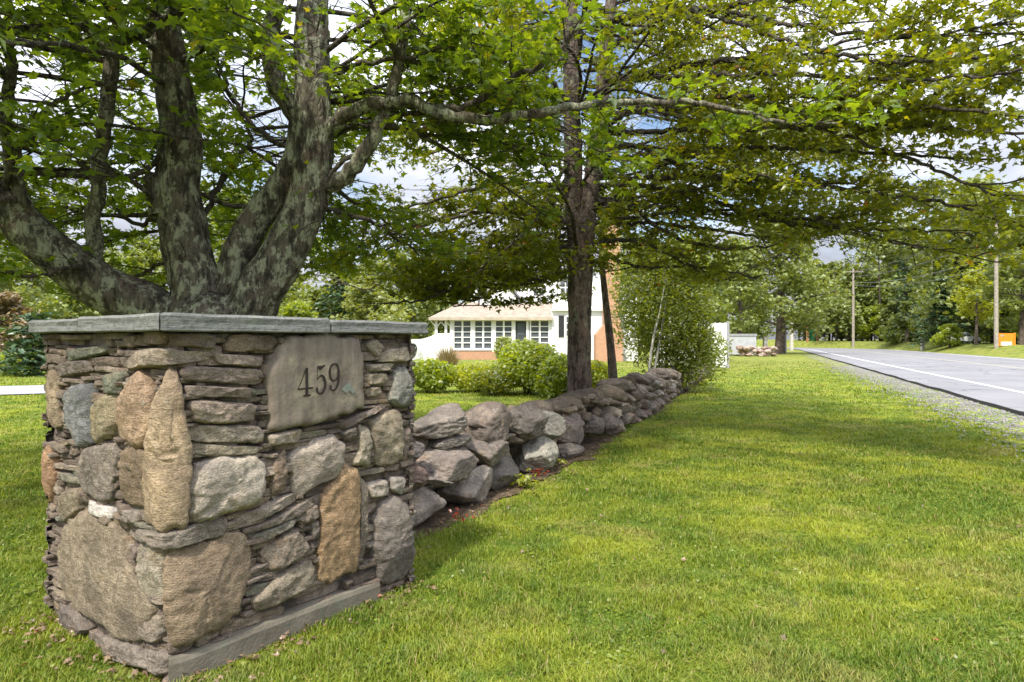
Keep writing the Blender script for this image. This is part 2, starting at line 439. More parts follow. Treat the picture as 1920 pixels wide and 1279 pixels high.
plain('grey_metal', (.42, .43, .44), .5, .12, 3)
plain('grey_board', (.30, .30, .315), .7, .15, 4)
plain('transformer', (.45, .46, .46), .5, .1, 3)
plain('wire', (.22, .22, .23), .6, .1, 3)
plain('sign_orange', (.72, .25, .02), .6, .08, 3)
plain('sign_white', (.80, .80, .76), .6, .05, 3)
plain('wreath_dark', (.03, .05, .03), .9, .3, 10)
plain('carved_dark', (.022, .016, .013), .9, .3, 40)
plain('lichen_green', (.15, .165, .14), .95, .3, 30)
plain('car_white', (.62, .64, .66), .25, .04, 2, spec=.5)
plain('tyre', (.02, .02, .02), .8, .2, 6)
plain('light_red', (.4, .02, .02), .3, .1, 6)
M = MATS
def recolor_mats(): pass

# ------------------------------------------------------------------ ground, road, driveway
ROAD_A = np.array([9.72, 12.0]); ROAD_DIR = np.array([.3725, .928]); ROAD_DIR /= np.linalg.norm(ROAD_DIR)
ROAD_N = np.array([ROAD_DIR[1], -ROAD_DIR[0]])        # towards the far side (right)
ROAD_W = 13.6
def road_s(x, y):
    d = np.stack([np.asarray(x) - ROAD_A[0], np.asarray(y) - ROAD_A[1]], -1)
    return d @ ROAD_DIR, d @ ROAD_N
def bend(t):            # the road swings left far away
    t = np.asarray(t, float)
    k = np.clip(t - 95, 0, None)
    return -0.010 * k ** 2
def ground_z(x, y):
    x = np.asarray(x, float); y = np.asarray(y, float)
    t, o = road_s(x, y); o = o - bend(t)
    bank = np.clip((o - ROAD_W - .4) / 4.0, 0, 1); bank = bank * bank * (3 - 2 * bank) * 1.05
    far = np.clip((y - 75) / 120, 0, 1) * .8
    far = np.where((o > -3) & (o < ROAD_W + .4), 0, far * np.clip(np.where(o < 0, (-o - 3) / 8, 1), 0, 1))
    un = .018 * np.sin(x * .9 + .5) * np.sin(y * .7) * np.clip(1 - y / 30, 0, 1)
    un = np.where(o > -2.5, 0, un)
    return bank + np.where(bank > 0, far * bank, far * .4) + un

def axis(vals): return np.unique(np.concatenate(vals))
gx = axis([np.linspace(-700, -60, 22), np.linspace(-60, -10, 40), np.linspace(-10, 16, 66), np.linspace(16, 130, 160), np.linspace(130, 700, 24)])
gy = axis([np.linspace(-60, 0, 14), np.linspace(0, 30, 70), np.linspace(30, 160, 130), np.linspace(160, 900, 24)])
X, Y = np.meshgrid(gx, gy)
Z = ground_z(X, Y)
idx = np.arange(X.size).reshape(X.shape)
q = np.stack([idx[:-1, :-1], idx[:-1, 1:], idx[1:, 1:], idx[1:, :-1]], -1).reshape(-1, 4)
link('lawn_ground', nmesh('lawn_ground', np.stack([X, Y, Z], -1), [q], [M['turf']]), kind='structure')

def road_strip(name, o0, o1, z, mat, t0=-60, t1=185, step=2.5, lip=0.0, jitter=0.0, kind='structure'):
    t = np.arange(t0, t1 + .1, step)
    b = bend(t)
    base = ROAD_A + t[:, None] * ROAD_DIR + b[:, None] * ROAD_N
    a0 = base + (o0 + (rng.normal(0, jitter, len(t)) if jitter else 0 * t))[:, None] * ROAD_N
    a1 = base + np.full(len(t), o1)[:, None] * ROAD_N
    V = np.concatenate([np.c_[a0, np.full(len(t), z)], np.c_[a1, np.full(len(t), z)]])
    n = len(t); i = np.arange(n - 1)
    qs = [np.stack([i, i + n, i + n + 1, i + 1], -1)]
    if lip:
        V = np.concatenate([V, np.c_[a0 - .04 * ROAD_N, np.full(n, -.02)], np.c_[a1 + .02 * ROAD_N, np.full(n, -.02)]])
        qs.append(np.stack([i + 2 * n, i, i + 1, i + 1 + 2 * n], -1)); qs.append(np.stack([i + n, i + 3 * n, i + 1 + 3 * n, i + 1 + n], -1))
        mi = np.concatenate([np.zeros(n - 1), np.ones(n - 1), np.ones(n - 1)])
        me = nmesh(name, V, qs, [mat, M['asphalt_edge']], None, False, mi)
    else: me = nmesh(name, V, qs, [mat], None, False)
    return link(name, me, kind=kind)
road_strip('road', 0, ROAD_W, .085, M['asphalt'], lip=.1, step=1.0, jitter=.035)
road_strip('road_edge_line', 1.62, 1.76, .089, M['line_white'])
road_strip('road_edge_line', ROAD_W - .9, ROAD_W - .74, .089, M['line_white'])
road_strip('road_centre_line', 7.0, 7.13, .089, M['line_yellow'])
road_strip('road_centre_line', 7.30, 7.43, .089, M['line_yellow'])
road_strip('gravel_shoulder', -1.25, .02, .008, M['gravel'], t0=-30, t1=60, step=.6, jitter=.16)

def ribbon_path(name, pts, width, z, mat):
    c, _ = catmull([(a, b, 0) for a, b in pts], [1] * len(pts), 1.0)
    T = np.gradient(c, axis=0); T /= np.linalg.norm(T, axis=1)[:, None]
    Nn = np.c_[-T[:, 1], T[:, 0], 0 * T[:, 0]]
    A = c + Nn * width / 2; B = c - Nn * width / 2
    A[:, 2] = ground_z(A[:, 0], A[:, 1]) + z; B[:, 2] = ground_z(B[:, 0], B[:, 1]) + z
    n = len(c); i = np.arange(n - 1)
    return link(name, nmesh(name, np.concatenate([A, B]), [np.stack([i, i + n, i + 1 + n, i + 1], -1)], [mat], None, False), kind='structure')
ribbon_path('driveway', [(-60, 13.0), (-35, 15.5), (-22, 17.3), (-14, 19), (-9, 24), (-12, 36), (-14, 52)], 4.0, .03, M['drive_asphalt'])

# ------------------------------------------------------------------ the wall line
WALL = np.array([(-.66, 4.97), (.32, 7.0), (1.30, 9.16), (2.45, 12.0), (4.4, 17.0), (6.6, 22.7), (8.9, 28.6)])
seg = np.linalg.norm(np.diff(WALL, axis=0), axis=1); cum = np.concatenate([[0], np.cumsum(seg)])
def wall_at(s):
    s = np.clip(s, 0, cum[-1]); i = min(np.searchsorted(cum, s, 'right') - 1, len(seg) - 1)
    d = (WALL[i + 1] - WALL[i]) / seg[i]
    return WALL[i] + d * (s - cum[i]), d, np.array([d[1], -d[0]])    # point, along, outward (to the road side)
def wall_dist(x, y):
    best = np.full(np.shape(x), 1e9)
    Pn = np.stack([x, y], -1)
    for a, b in zip(WALL[:-1], WALL[1:]):
        d = b - a; t = np.clip(((Pn - a) @ d) / (d @ d), 0, 1)
        Q = Pn - (a + t[..., None] * d)
        side = Q[..., 0] * d[1] - Q[..., 1] * d[0]
        dist = np.linalg.norm(Q, axis=-1) * np.sign(side)
        best = np.where(np.abs(dist) < np.abs(best), dist, best)
    return best      # positive on the road side

# soil strip along the wall foot and the pillar foot
sA, sB = [], []
for s in np.arange(-.9, cum[-1], .22):
    c, d, n = wall_at(max(s, 0)); c = c + d * min(s, 0)
    sA.append((*(c + n * (.13 + rng.normal(0, .06) + .05 * math.sin(s * 2.3))), .006)); sB.append((*(c - n * 1.0), .006))
n = len(sA); i = np.arange(n - 1)
link('soil_strip', nmesh('soil_strip', np.array(sA + sB), [np.stack([i, i + 1, i + 1 + n, i + n], -1)], [M['soil']], None, False), kind='structure')

# ------------------------------------------------------------------ stone pillar with number plaque
PN = np.array([-1.45, 2.70]); PR = np.array([-.592, 3.82]); PL = np.array([-2.478, 3.41]); PB = PL + PR - PN
CAPZ = 1.49
eR = (PR - PN); LR = np.linalg.norm(eR); eR /= LR
eL = (PL - PN); LL = np.linalg.norm(eL); eL /= LL
nR = np.array([eR[1], -eR[0]]); nL = np.array([-eL[1], eL[0]])
if nR @ (PN - PB) < 0: nR = -nR
if nL @ (PN - PB) < 0: nL = -nL
def face_uv(px, py, off=.025):
    """photo pixel -> (u along the two visible faces, z); u<0 is the left face"""
    dx = (px - 960) / F; dz = -(py - 639.5) / F
    for e, nn, sg, LN in ((eL, nL, -1, LL), (eR, nR, 1, LR)):
        den = nn[0] * dx + nn[1]
        t = (nn @ (PN + nn * off)) / den
        u = (np.array([dx * t, t]) - PN) @ e
        if sg == -1 and u >= 0 or sg == 1: return sg * u, EYE + dz * t
def pil(u, wo, z):
    """surface coordinates -> world, with a softened corner"""
    if u < 0: b = PN + eL * (-u); nn = nL
    else: b = PN + eR * u; nn = nR
    k = math.exp(-(u / .05) ** 2) * .5
    n2 = nn * (1 - k) + (nR + nL) * .5 * k; n2 = n2 / np.linalg.norm(n2)
    wo2 = wo - .022 * math.exp(-(u / .04) ** 2)
    b = b + n2 * wo2
    return (b[0], b[1], z)

def outline(poly, n, jit, seed, cut=.12, grow=1.05):
    """resample a closed polygon, rounding its corners"""
    p = np.asarray(poly, float)
    c0_ = p.mean(0); p = c0_ + (p - c0_) * grow
    for _ in range(2):
        a = p * (1 - cut) + np.roll(p, -1, 0) * cut; b = p * cut + np.roll(p, -1, 0) * (1 - cut)
        p = np.stack([a, b], 1).reshape(-1, 2); cut *= 1.6
    dd = np.linalg.norm(np.roll(p, -1, 0) - p, axis=1); cc = np.concatenate([[0], np.cumsum(dd)])
    t = np.linspace(0, cc[-1], n, endpoint=False)
    pp = np.vstack([p, p[:1]])
    o = np.stack([np.interp(t, cc, pp[:, 0]), np.interp(t, cc, pp[:, 1])], -1)
    ctr = o.mean(0)
    for i in range(n):
        o[i] += (o[i] - ctr) * jit * (mnoise.noise(Vector((o[i][0] * 14, o[i][1] * 14, seed))) + .7 * mnoise.noise(Vector((o[i][0] * 40, o[i][1] * 40, seed))))
    return o

def dome_stone(poly, T, power, mapf, seed, n=56, rings=11, rough=.012, w0=-.045, jit=.12, tilt=0.0, cut=.12, grow=1.05, tiltu=0.0):
    """poly in (u,z); stone bulging T out of the wall. returns verts, quads, tris"""
    o = outline(poly, n, jit, seed, cut, grow); c = o.mean(0)
    V, q, t = [], [], []
    ss = np.concatenate([[1.0], 1 - (np.linspace(0, 1, rings) ** 1.6)[1:-1]])
    size = np.linalg.norm(o - c, axis=1).mean()
    fr_ = random.Random(int(seed * 1000)); facets = [(fr_.uniform(0, 6.28), fr_.uniform(1.15, 1.6), fr_.uniform(.5, 1.1)) for _ in range(4)] if power < 28 else []
    for k, s in enumerate(ss):
        for i in range(n):
            p = c + (o[i] - c) * s
            if k == 0: hh = w0
            else:
                hh = T * (1 - s ** power)
                hh += rough * ((.9) * mnoise.noise(Vector((p[0] * 8, p[1] * 8, seed * 1.7))) + .8 * (.5 - abs(mnoise.noise(Vector((p[0] * 15, p[1] * 22, seed)))) * 2) + .35 * mnoise.noise(Vector((p[0] * 60, p[1] * 60, seed)))) * (1 - s ** 10)
                for th_, fa, fb in facets:
                    hh = min(hh, T * (fa - fb * ((p[0] - c[0]) * math.cos(th_) + (p[1] - c[1]) * math.sin(th_)) / max(size, .02)) + rough * .5 * mnoise.noise(Vector((p[0] * 30, p[1] * 30, seed))))
                hh += (tilt * (p[1] - c[1]) + tiltu * (p[0] - c[0])) / max(size, .02)
            V.append(mapf(p[0], hh, p[1]))
    m = len(ss)
    V.append(mapf(c[0], T + rough * (1.1 * mnoise.noise(Vector((c[0] * 8, c[1] * 8, seed * 1.7))) + .8 * (.5 - abs(mnoise.noise(Vector((c[0] * 15, c[1] * 22, seed)))) * 2) + .35 * mnoise.noise(Vector((c[0] * 60, c[1] * 60, seed)))), c[1]))
    for k in range(m - 1):
        for i in range(n):
            j = (i + 1) % n
            q.append((k * n + i, k * n + j, (k + 1) * n + j, (k + 1) * n + i))
    for i in range(n): t.append(((m - 1) * n + i, (m - 1) * n + (i + 1) % n, m * n))
    return np.array(V), np.array(q), np.array(t)

def z1(*pts): return [(x / 1.829, 580 + y / 1.829) for x, y in pts]
def z2(*pts): return [(380 + x / 1.829, 580 + y / 1.829) for x, y in pts]
TAN = (.36, .29, .19); GREY = (.27, .245, .215); DGREY = (.185, .165, .15); BLUE = (.20, .225, .25); ORANGE = (.42, .25, .13)
BROWN = (.245, .19, .145); PALE = (.44, .41, .36); OCHRE = (.36, .245, .115); GREEN = (.19, .215, .17); PINK = (.34, .26, .22)
STONES = [   # outline in the photograph, colour, bulge, profile power, label
 (z1((415,190),(430,145),(560,132),(722,150),(724,172),(590,192),(430,207)), (.38,.33,.27), .035, 5, 'pale lens-shaped stone lying flat near the top corner'),
 (z1((578,195),(618,212),(640,360),(657,470),(648,750),(592,765),(490,722),(484,690),(500,520),(522,330),(548,240)), (.43,.335,.215), .055, 6, 'tall tapering tan stone standing upright at the corner'),
 (z1((465,213),(490,240),(506,300),(514,400),(490,462),(455,477),(400,442),(384,380),(410,280)), (.42,.30,.19), .05, 3, 'oval orange and grey stone left of the tall corner stone'),
 (z1((208,300),(225,263),(296,253),(306,300),(300,400),(306,465),(270,472),(223,402)), BLUE, .045, 4, 'blue grey stone with a pointed foot on the left face'),
 (z1((310,330),(340,295),(375,303),(385,370),(370,432),(330,462),(305,430)), (.29,.26,.16), .035, 3, None),
 (z1((264,482),(380,460),(386,520),(366,662),(285,637),(268,590)), (.25,.225,.20), .04, 7, None),
 (z1((394,480),(500,485),(494,690),(400,667)), (.27,.21,.135), .025, 6, None),
 (z1((285,655),(370,685),(370,728),(285,692)), (.66,.66,.66), .03, 8, 'small whitish chip of stone'),
 (z1((186,810),(215,735),(280,698),(372,735),(420,850),(470,960),(528,1030),(455,1147),(330,1082),(230,1005),(188,920)), (.29,.25,.18), .04, 8, 'largest slab low on the left face'),
 (z1((466,795),(552,803),(562,900),(547,1028),(467,958)), (.40,.37,.30), .035, 5, None),
 (z1((466,752),(592,768),(680,735),(785,705),(780,765),(680,800),(600,826),(470,790)), (.30,.275,.235), .05, 5, 'ledge stone wrapping round the corner'),
 (z1((186,1000),(262,1042),(300,1108),(240,1130),(180,1050)), DGREY, .035, 4, None),
 (z1((300,1112),(460,1152),(522,1242),(400,1212),(308,1172)), GREY, .04, 4, None),
 (z1((466,1048),(538,1060),(536,1152),(460,1132)), (.33,.29,.23), .03, 4, None),
 (z1((455,1155),(575,1182),(582,1262),(530,1262),(470,1200)), GREY, .03, 4, None),
 (z1((224,142),(350,120),(346,150),(240,182)), GREEN, .03, 5, None),
 (z1((186,182),(300,170),(302,215),(190,236)), DGREY, .03, 4, None),
 (z1((412,90),(460,88),(452,130),(414,132)), BROWN, .03, 4, None),
 (z1((470,76),(560,72),(566,120),(480,122)), BROWN, .025, 5, None),
 (z1((572,84),(736,84),(736,131),(580,126)), (.23,.18,.15), .03, 6, None),
 (z1((138,480),(168,462),(176,600),(152,672),(140,620)), ORANGE, .03, 4, None),
 (z1((152,190),(184,210),(198,400),(166,402),(152,300)), TAN, .03, 5, None),
 (z1((345,225),(400,215),(396,290),(350,292)), GREEN, .02, 5, None),
 (z1((178,640),(255,610),(262,690),(200,740),(178,720)), (.27,.235,.17), .02, 5, None),
 (z1((380,690),(466,690),(468,740),(385,735)), GREY, .02, 5, None),
 ([(540,628),(610,622),(674,632),(684,665),(684,766),(590,797),(507,809),(501,690),(522,655)], None, .045, 30, 'smooth flat stone plaque carved with the house number'),
 ([(428,626),(515,627),(528,642),(512,660),(430,660)], BROWN, .035, 5, None),
 ([(346,624),(386,624),(408,628),(406,655),(385,656)], DGREY, .03, 5, None),
 ([(407,663),(497,668),(497,690),(412,683)], (.31,.26,.215), .035, 5, None),
 ([(345,686),(495,692),(497,722),(350,716)], (.27,.225,.19), .035, 6, None),
 ([(352,722),(485,728),(490,748),(352,743)], (.31,.265,.225), .04, 5, None),
 ([(360,749),(488,758),(486,790),(425,796),(362,793)], (.33,.28,.225), .045, 4, None),
 ([(358,797),(480,798),(500,806),(498,832),(360,828)], (.32,.29,.235), .04, 6, None),
 ([(362,832),(498,838),(478,852),(400,859),(364,850)], (.28,.255,.19), .035, 5, None),
 ([(355,908),(370,875),(420,856),(475,852),(500,880),(503,920),(488,945),(420,968),(362,985),(352,950)], (.45,.42,.365), .07, 3.2, 'pale rounded granite boulder in the middle of the face'),
 (z2((12,728),(90,712),(76,780),(15,800)), GREY, .03, 4, None),
 (z2((300,522),(330,480),(440,430),(490,460),(492,530),(452,580),(330,642),(310,590)), (.37,.335,.295), .05, 4, 'pale angled granite stone below the plaque'),
 (z2((246,532),(290,475),(296,560),(290,620),(240,642)), BROWN, .03, 4, None),
 (z2((108,722),(320,628),(326,660),(130,752)), (.33,.295,.255), .045, 6, None),
 (z2((195,742),(405,632),(410,655),(330,712),(212,760)), (.29,.255,.22), .035, 6, None),
 (z2((404,645),(430,612),(498,540),(538,560),(538,700),(536,892),(460,922),(404,942)), (.40,.27,.13), .045, 10, 'flat orange ochre slab standing on end'),
 (z2((541,565),(570,602),(568,780),(556,880),(541,890)), (.27,.24,.195), .035, 6, None),
 (z2((542,398),(570,400),(586,460),(576,542),(518,536),(542,480)), (.42,.39,.30), .045, 4, None),
 (z2((576,382),(682,340),(692,420),(686,520),(600,542),(586,450)), (.31,.275,.20), .045, 6, None),
 (z2((565,122),(600,98),(632,130),(600,166)), (.35,.32,.25), .03, 4, None),
 (z2((640,136),(712,126),(712,180),(606,182)), (.37,.33,.255), .035, 5, None),
 (z2((572,190),(662,184),(652,211),(578,216)), (.34,.31,.25), .035, 5, None),
 (z2((564,222),(640,216),(640,256),(564,262)), (.34,.30,.22), .03, 5, None),
 (z2((564,270),(622,265),(622,296),(568,302)), (.31,.27,.21), .03, 5, None),
 (z2((662,208),(700,193),(722,240),(716,330),(680,341),(640,312),(652,260)), (.25,.27,.255), .045, 5, 'blue grey stone at the right end under the cap'),
 (z2((596,720),(620,665),(670,645),(708,668),(722,780),(722,880),(690,922),(640,950),(610,930),(590,830)), (.235,.215,.20), .075, 3, 'long dark grey oval boulder at the right foot'),
 (z2((204,832),(330,745),(376,820),(330,860),(240,906)), (.25,.215,.175), .04, 5, None),
 (z2((174,1002),(265,915),(380,852),(402,945),(250,1022),(190,1037)), (.29,.26,.20), .04, 5, None),
 ([(312,1037),(450,1000),(470,1022),(470,1082),(450,1150),(395,1190),(322,1222),(306,1160),(309,1080)], (.34,.265,.175), .06, 5, 'large rusty brown boulder at the bottom of the corner'),
 (z2((230,432),(352,410),(340,460),(240,468)), (.35,.315,.26), .035, 4, None),
 (z2((480,385),(635,320),(640,335),(560,372),(490,418)), (.26,.215,.19), .035, 5, None),
 (z2((480,425),(530,400),(535,450),(500,455)), GREY, .03, 4, None),
 (z2((570,602),(640,580),(640,640),(580,652)), (.42,.39,.35), .03, 4, None),
 (z2((648,576),(702,576),(692,640),(650,622)), (.43,.41,.38), .035, 3, None),
 (z2((170,785),(325,712),(322,742),(200,808)), (.24,.235,.20), .03, 5, None),
 (z2((330,700),(402,665),(400,720),(345,740)), (.27,.23,.19), .03, 5, None),
 (z2((375,735),(402,720),(402,790),(385,800)), GREY, .03, 4, None),
 (z2((690,420),(715,400),(712,520),(690,520)), (.25,.21,.18), .03, 4, None),
]
pillar = thing('stone_pillar', 'tall square fieldstone gate pillar with slate cap and carved house number', 'stone pillar', (*((PN + PB) / 2), 0))
# mortar core
a = Acc()
ins = .035
def inset(p): c = (PN + PB) / 2; v = p - c; return c + v * (1 - ins / np.linalg.norm(v) * 1.4)
cs = [inset(p) for p in (PN, PR, PB, PL)]
V = [(*c, 0) for c in cs] + [(*c, CAPZ) for c in cs]
a.add(V, [(0, 1, 5, 4), (1, 2, 6, 5), (2, 3, 7, 6), (3, 0, 4, 7), (4, 5, 6, 7)])
a.build('mortar_core', M['mortar'], pillar)
# thin layered infill stones on all four faces
inf = Acc()
def face_map(O, e, nn):
    return lambda u, wo, z: (*(O + e * u + nn * wo), z)
eB1 = -eR; eB2 = -eL
faces4 = [(PN, eR, nR, LR, lambda u, wo, z: pil(max(u, 1e-4), wo, z)), (PN, eL, nL, LL, lambda u, wo, z: pil(min(-u, -1e-4), wo, z)),
          (PL, eR, -nR, LR, None), (PR, eL, -nL, LL, None)]
for fi, (O, e, nn, LN, mf) in enumerate(faces4):
    mf = mf or face_map(O, e, nn)
    z = .0
    while z < CAPZ - .02:
        hgt = random.choice([.016, .022, .028, .035, .05])
        if z + hgt > CAPZ - .012: hgt = CAPZ - z - .004
        u = -.01
        while u < LN:
            ln = random.choice([.05, .08, .12, .18, .26, .34])
            u1 = min(u + ln, LN + .012)
            if u1 - u > .02:
                sl = random.uniform(-.010, .010); jr = lambda k=.005: random.uniform(-k, k)
                poly = [(u + .001 + jr(), z + jr(.003)), ((u + u1) / 2, z + sl * .5 + jr(.003)), (u1 + jr(), z + sl + jr(.003)), (u1 + jr(.008), z + hgt * .6 + sl), (u1 - .004 + jr(), z + hgt + sl + jr(.003)), ((u + u1) / 2, z + hgt + jr(.004) + sl * .5), (u + jr(), z + hgt + jr(.003)), (u + jr(.006), z + hgt * .5)]
                V, qq, tt = dome_stone(poly, random.uniform(-.016, .022), 9, mf, random.random() * 90, n=22, rings=6, rough=.012, w0=-.04, jit=.16, cut=.10, grow=.985, tilt=random.uniform(-.012, .012), tiltu=random.uniform(-.010, .010))
                inf.add(V, qq, tt, random.random())
            u = u1
        z += hgt
inf.build('thin_stone_infill', M['stone_infill'], pillar, smooth=True)
plaque = None
for k, (poly, colr, T, pw, lab) in enumerate(STONES):
    uv = [face_uv(*p) for p in poly]
    plq = colr is None
    rr_ = random.Random(k)
    V, qq, tt = dome_stone(uv, T, pw if plq else pw * 1.8 + 1, pil, k * 3.1 + 1, n=84, rings=16, rough=.0028 if plq else .009 + .05 * T, jit=.05 if plq else .10, cut=.02 if plq else .13, grow=1.0 if plq else 1.04,
                           tilt=0 if plq else rr_.uniform(-.008, .008), tiltu=0 if plq else rr_.uniform(-.008, .008))
    o = link('number_plaque' if plq else 'stone', nmesh('stone', V, [qq, tt], [M['plaque_stone' if plq else 'stone']]), pillar, label=lab, color=colr)
    if plq: plaque = o
# carved numerals
def ribbon(pts, wid, n=40):
    p, ww = catmull([(x, y, 0) for x, y in pts], wid, .04)
    T = np.gradient(p, axis=0); T /= np.linalg.norm(T, axis=1)[:, None] + 1e-9
    Nn = np.c_[-T[:, 1], T[:, 0]]
    return p[:, :2] + Nn * ww[:, None] / 2, p[:, :2] - Nn * ww[:, None] / 2
def disc(cx, cy, r):
    a = np.linspace(0, 2 * math.pi, 14, endpoint=False)
    return np.c_[cx + r * np.cos(a), cy + r * np.sin(a)]
DIG = {
 '4': ([([(.60, 0.04), (.60, .5), (.60, 1.0)], [.19, .17, .17]), ([(.56, 1.0), (.30, .62), (.04, .29)], [.06, .05, .05]), ([(.0, .27), (.5, .27), (1.0, .27)], [.06, .06, .07]), ([(.36, .02), (.6, .02), (.86, .02)], [.05, .07, .05])], []),
 '5': ([([(.18, .98), (.45, .93), (.82, 1.0)], [.10, .15, .06]), ([(.19, .98), (.20, .8), (.18, .52)], [.06, .05, .05]), ([(.18, .52), (.42, .64), (.70, .56), (.82, .32), (.68, .08), (.42, .0), (.16, .08)], [.04, .08, .15, .20, .14, .06, .06])], [(.15, .15, .10)]),
 '9': ([([(.48, 1.0), (.24, .92), (.14, .68), (.24, .44), (.48, .36), (.70, .46), (.80, .70), (.70, .93), (.48, 1.0)], [.05, .12, .17, .12, .05, .08, .15, .10, .05]), ([(.80, .70), (.80, .42), (.68, .14), (.44, .0), (.20, .06)], [.14, .16, .13, .07, .06])], [(.20, .13, .10)]),
}
for ch, (x0, x1, yb, yt) in (('4', (558, 587, 743, 690)), ('5', (591, 614, 738, 686)), ('9', (615, 640, 732, 682))):
    a = Acc()
    def mp2(x, y, lift):
        u, z = face_uv(x0 + (x1 - x0) * x, yb + (yt - yb) * y - (x - .5) * 3, .0485)
        return pil(u, .0485 + lift, z)
    lift = 0.0
    for pts, wd in DIG[ch][0]:
        A, B = ribbon(pts, wd)
        n = len(A); i = np.arange(n - 1)
        V = [mp2(x, y, lift) for x, y in A] + [mp2(x, y, lift) for x, y in B]
        a.add(V, np.stack([i, i + n, i + 1 + n, i + 1], -1)); lift += .0004
    for cx, cy, r in DIG[ch][1]:
        D = disc(cx, cy, r); a.add([mp2(x, y, lift) for x, y in D] + [mp2(cx, cy, lift)], None, [(j, (j + 1) % 14, 14) for j in range(14)]); lift += .0004
    a.build('numeral', M['carved_dark'], plaque, label='carved dark numeral ' + ch)
a = Acc()
pts = [(640, 730), (648, 722), (655, 716), (662, 728), (668, 736), (660, 738), (656, 732), (650, 738)]
def mp3(x, y):
    u, z = face_uv(x, y, .0485); return pil(u, .0490, z)
a.add([mp3(*p) for p in pts] + [mp3(655, 729)], None, [(j, (j + 1) % 8, 8) for j in range(8)]); a.build('lichen_patch', M['lichen_green'], plaque)
# slate cap of several slabs
ov = .07
capc = [PN + (nR + nL) * ov, PR + (nR - nL) * ov, PB - (nR + nL) * ov, PL + (nL - nR) * ov]
# order: near, right, back, left ; note PR outward = nR and -nL
def slab(name, quad, z0, z1_, seed):
    a = Acc(); n = 14
    pts = []
    qd = [np.array(p) for p in quad]
    c = sum(qd) / 4
    for i in range(4):
        for t in np.linspace(0, 1, n, endpoint=False):
            p = qd[i] * (1 - t) + qd[(i + 1) % 4] * t
            v = (c - p) / np.linalg.norm(c - p)
            pts.append(p + v * (.004 + .010 * abs(mnoise.noise(Vector((p[0] * 9, p[1] * 9, seed))))))
    m = len(pts); V = []
    for zz, k in ((z0, .010), (z0 + .006, 0), (z0 + (z1_ - z0) * .5, .004), (z1_ - .012, 0.0), (z1_, .014)):
        for i, p in enumerate(pts):
            v = (c - p) / np.linalg.norm(c - p)
            V.append((*(p + v * (k + .004 * mnoise.noise(Vector((p[0] * 22, p[1] * 22, zz * 60 + seed))))), zz + .003 * mnoise.noise(Vector((p[0] * 5, p[1] * 5, seed)))))
    q = [(k * m + i, k * m + (i + 1) % m, (k + 1) * m + (i + 1) % m, (k + 1) * m + i) for k in range(4) for i in range(m)]
    V.append((*c, z0)); V.append((*c, z1_))
    t = [(i, 5 * m, (i + 1) % m) for i in range(m)] + [(4 * m + i, 4 * m + (i + 1) % m, 5 * m + 1) for i in range(m)]
    a.add(V, q, t)
    return a.build(name, M['slate'], pillar, smooth=False)
cN, cR_, cB, cL = capc
wd = .42
iN = cN + (eR + eL) * wd; iR = cR_ + (-eR + eL) * wd; iB = cB - (eR + eL) * wd; iL = cL + (eR - eL) * wd
jt = .60
slab('cap_slab', [cN, cN + eR * LR * jt, iN + eR * (LR * jt - wd), iN], CAPZ, 1.567, 1)
slab('cap_slab', [cN + eR * LR * jt, cR_, iR, iN + eR * (LR * jt - wd)], CAPZ + .002, 1.561, 2)
slab('cap_slab', [cN, iN, iN + eL * (LL * .62 - wd), cN + eL * LL * .62], CAPZ + .001, 1.565, 3)
slab('cap_slab', [cN + eL * LL * .62, iN + eL * (LL * .62 - wd), iL, cL], CAPZ + .003, 1.559, 4)
slab('cap_slab', [cR_, cB, iB, iR], CAPZ, 1.562, 5)
slab('cap_slab', [cL, iL, iB, cB], CAPZ, 1.563, 6)
slab('cap_slab', [iN, iR, iB, iL], CAPZ, 1.566, 7)
# concrete footing under the right face
a = Acc()
us = np.linspace(.0, LR * .80, 24)
prof = [(-.03, 0), (.035, 0), (.036, .085), (.028, .105), (-.03, .112)]
V = [pil(max(u, .002), wo + .004 * mnoise.noise(Vector((u * 9, z * 9, 2))), z + (.006 * math.sin(u * 3) if z > .05 else 0)) for u in us for wo, z in prof]
k = len(prof)
q = [(i * k + j, (i + 1) * k + j, (i + 1) * k + j + 1, i * k + j + 1) for i in range(len(us) - 1) for j in range(k - 1)]
a.add(V, q, [(0, 1, 2), (0, 2, 3), (0, 3, 4)] + [tuple((len(us) - 1) * k + x for x in tri) for tri in ((0, 2, 1), (0, 3, 2), (0, 4, 3))])
a.build('footing', M['concrete'], pillar, smooth=False)

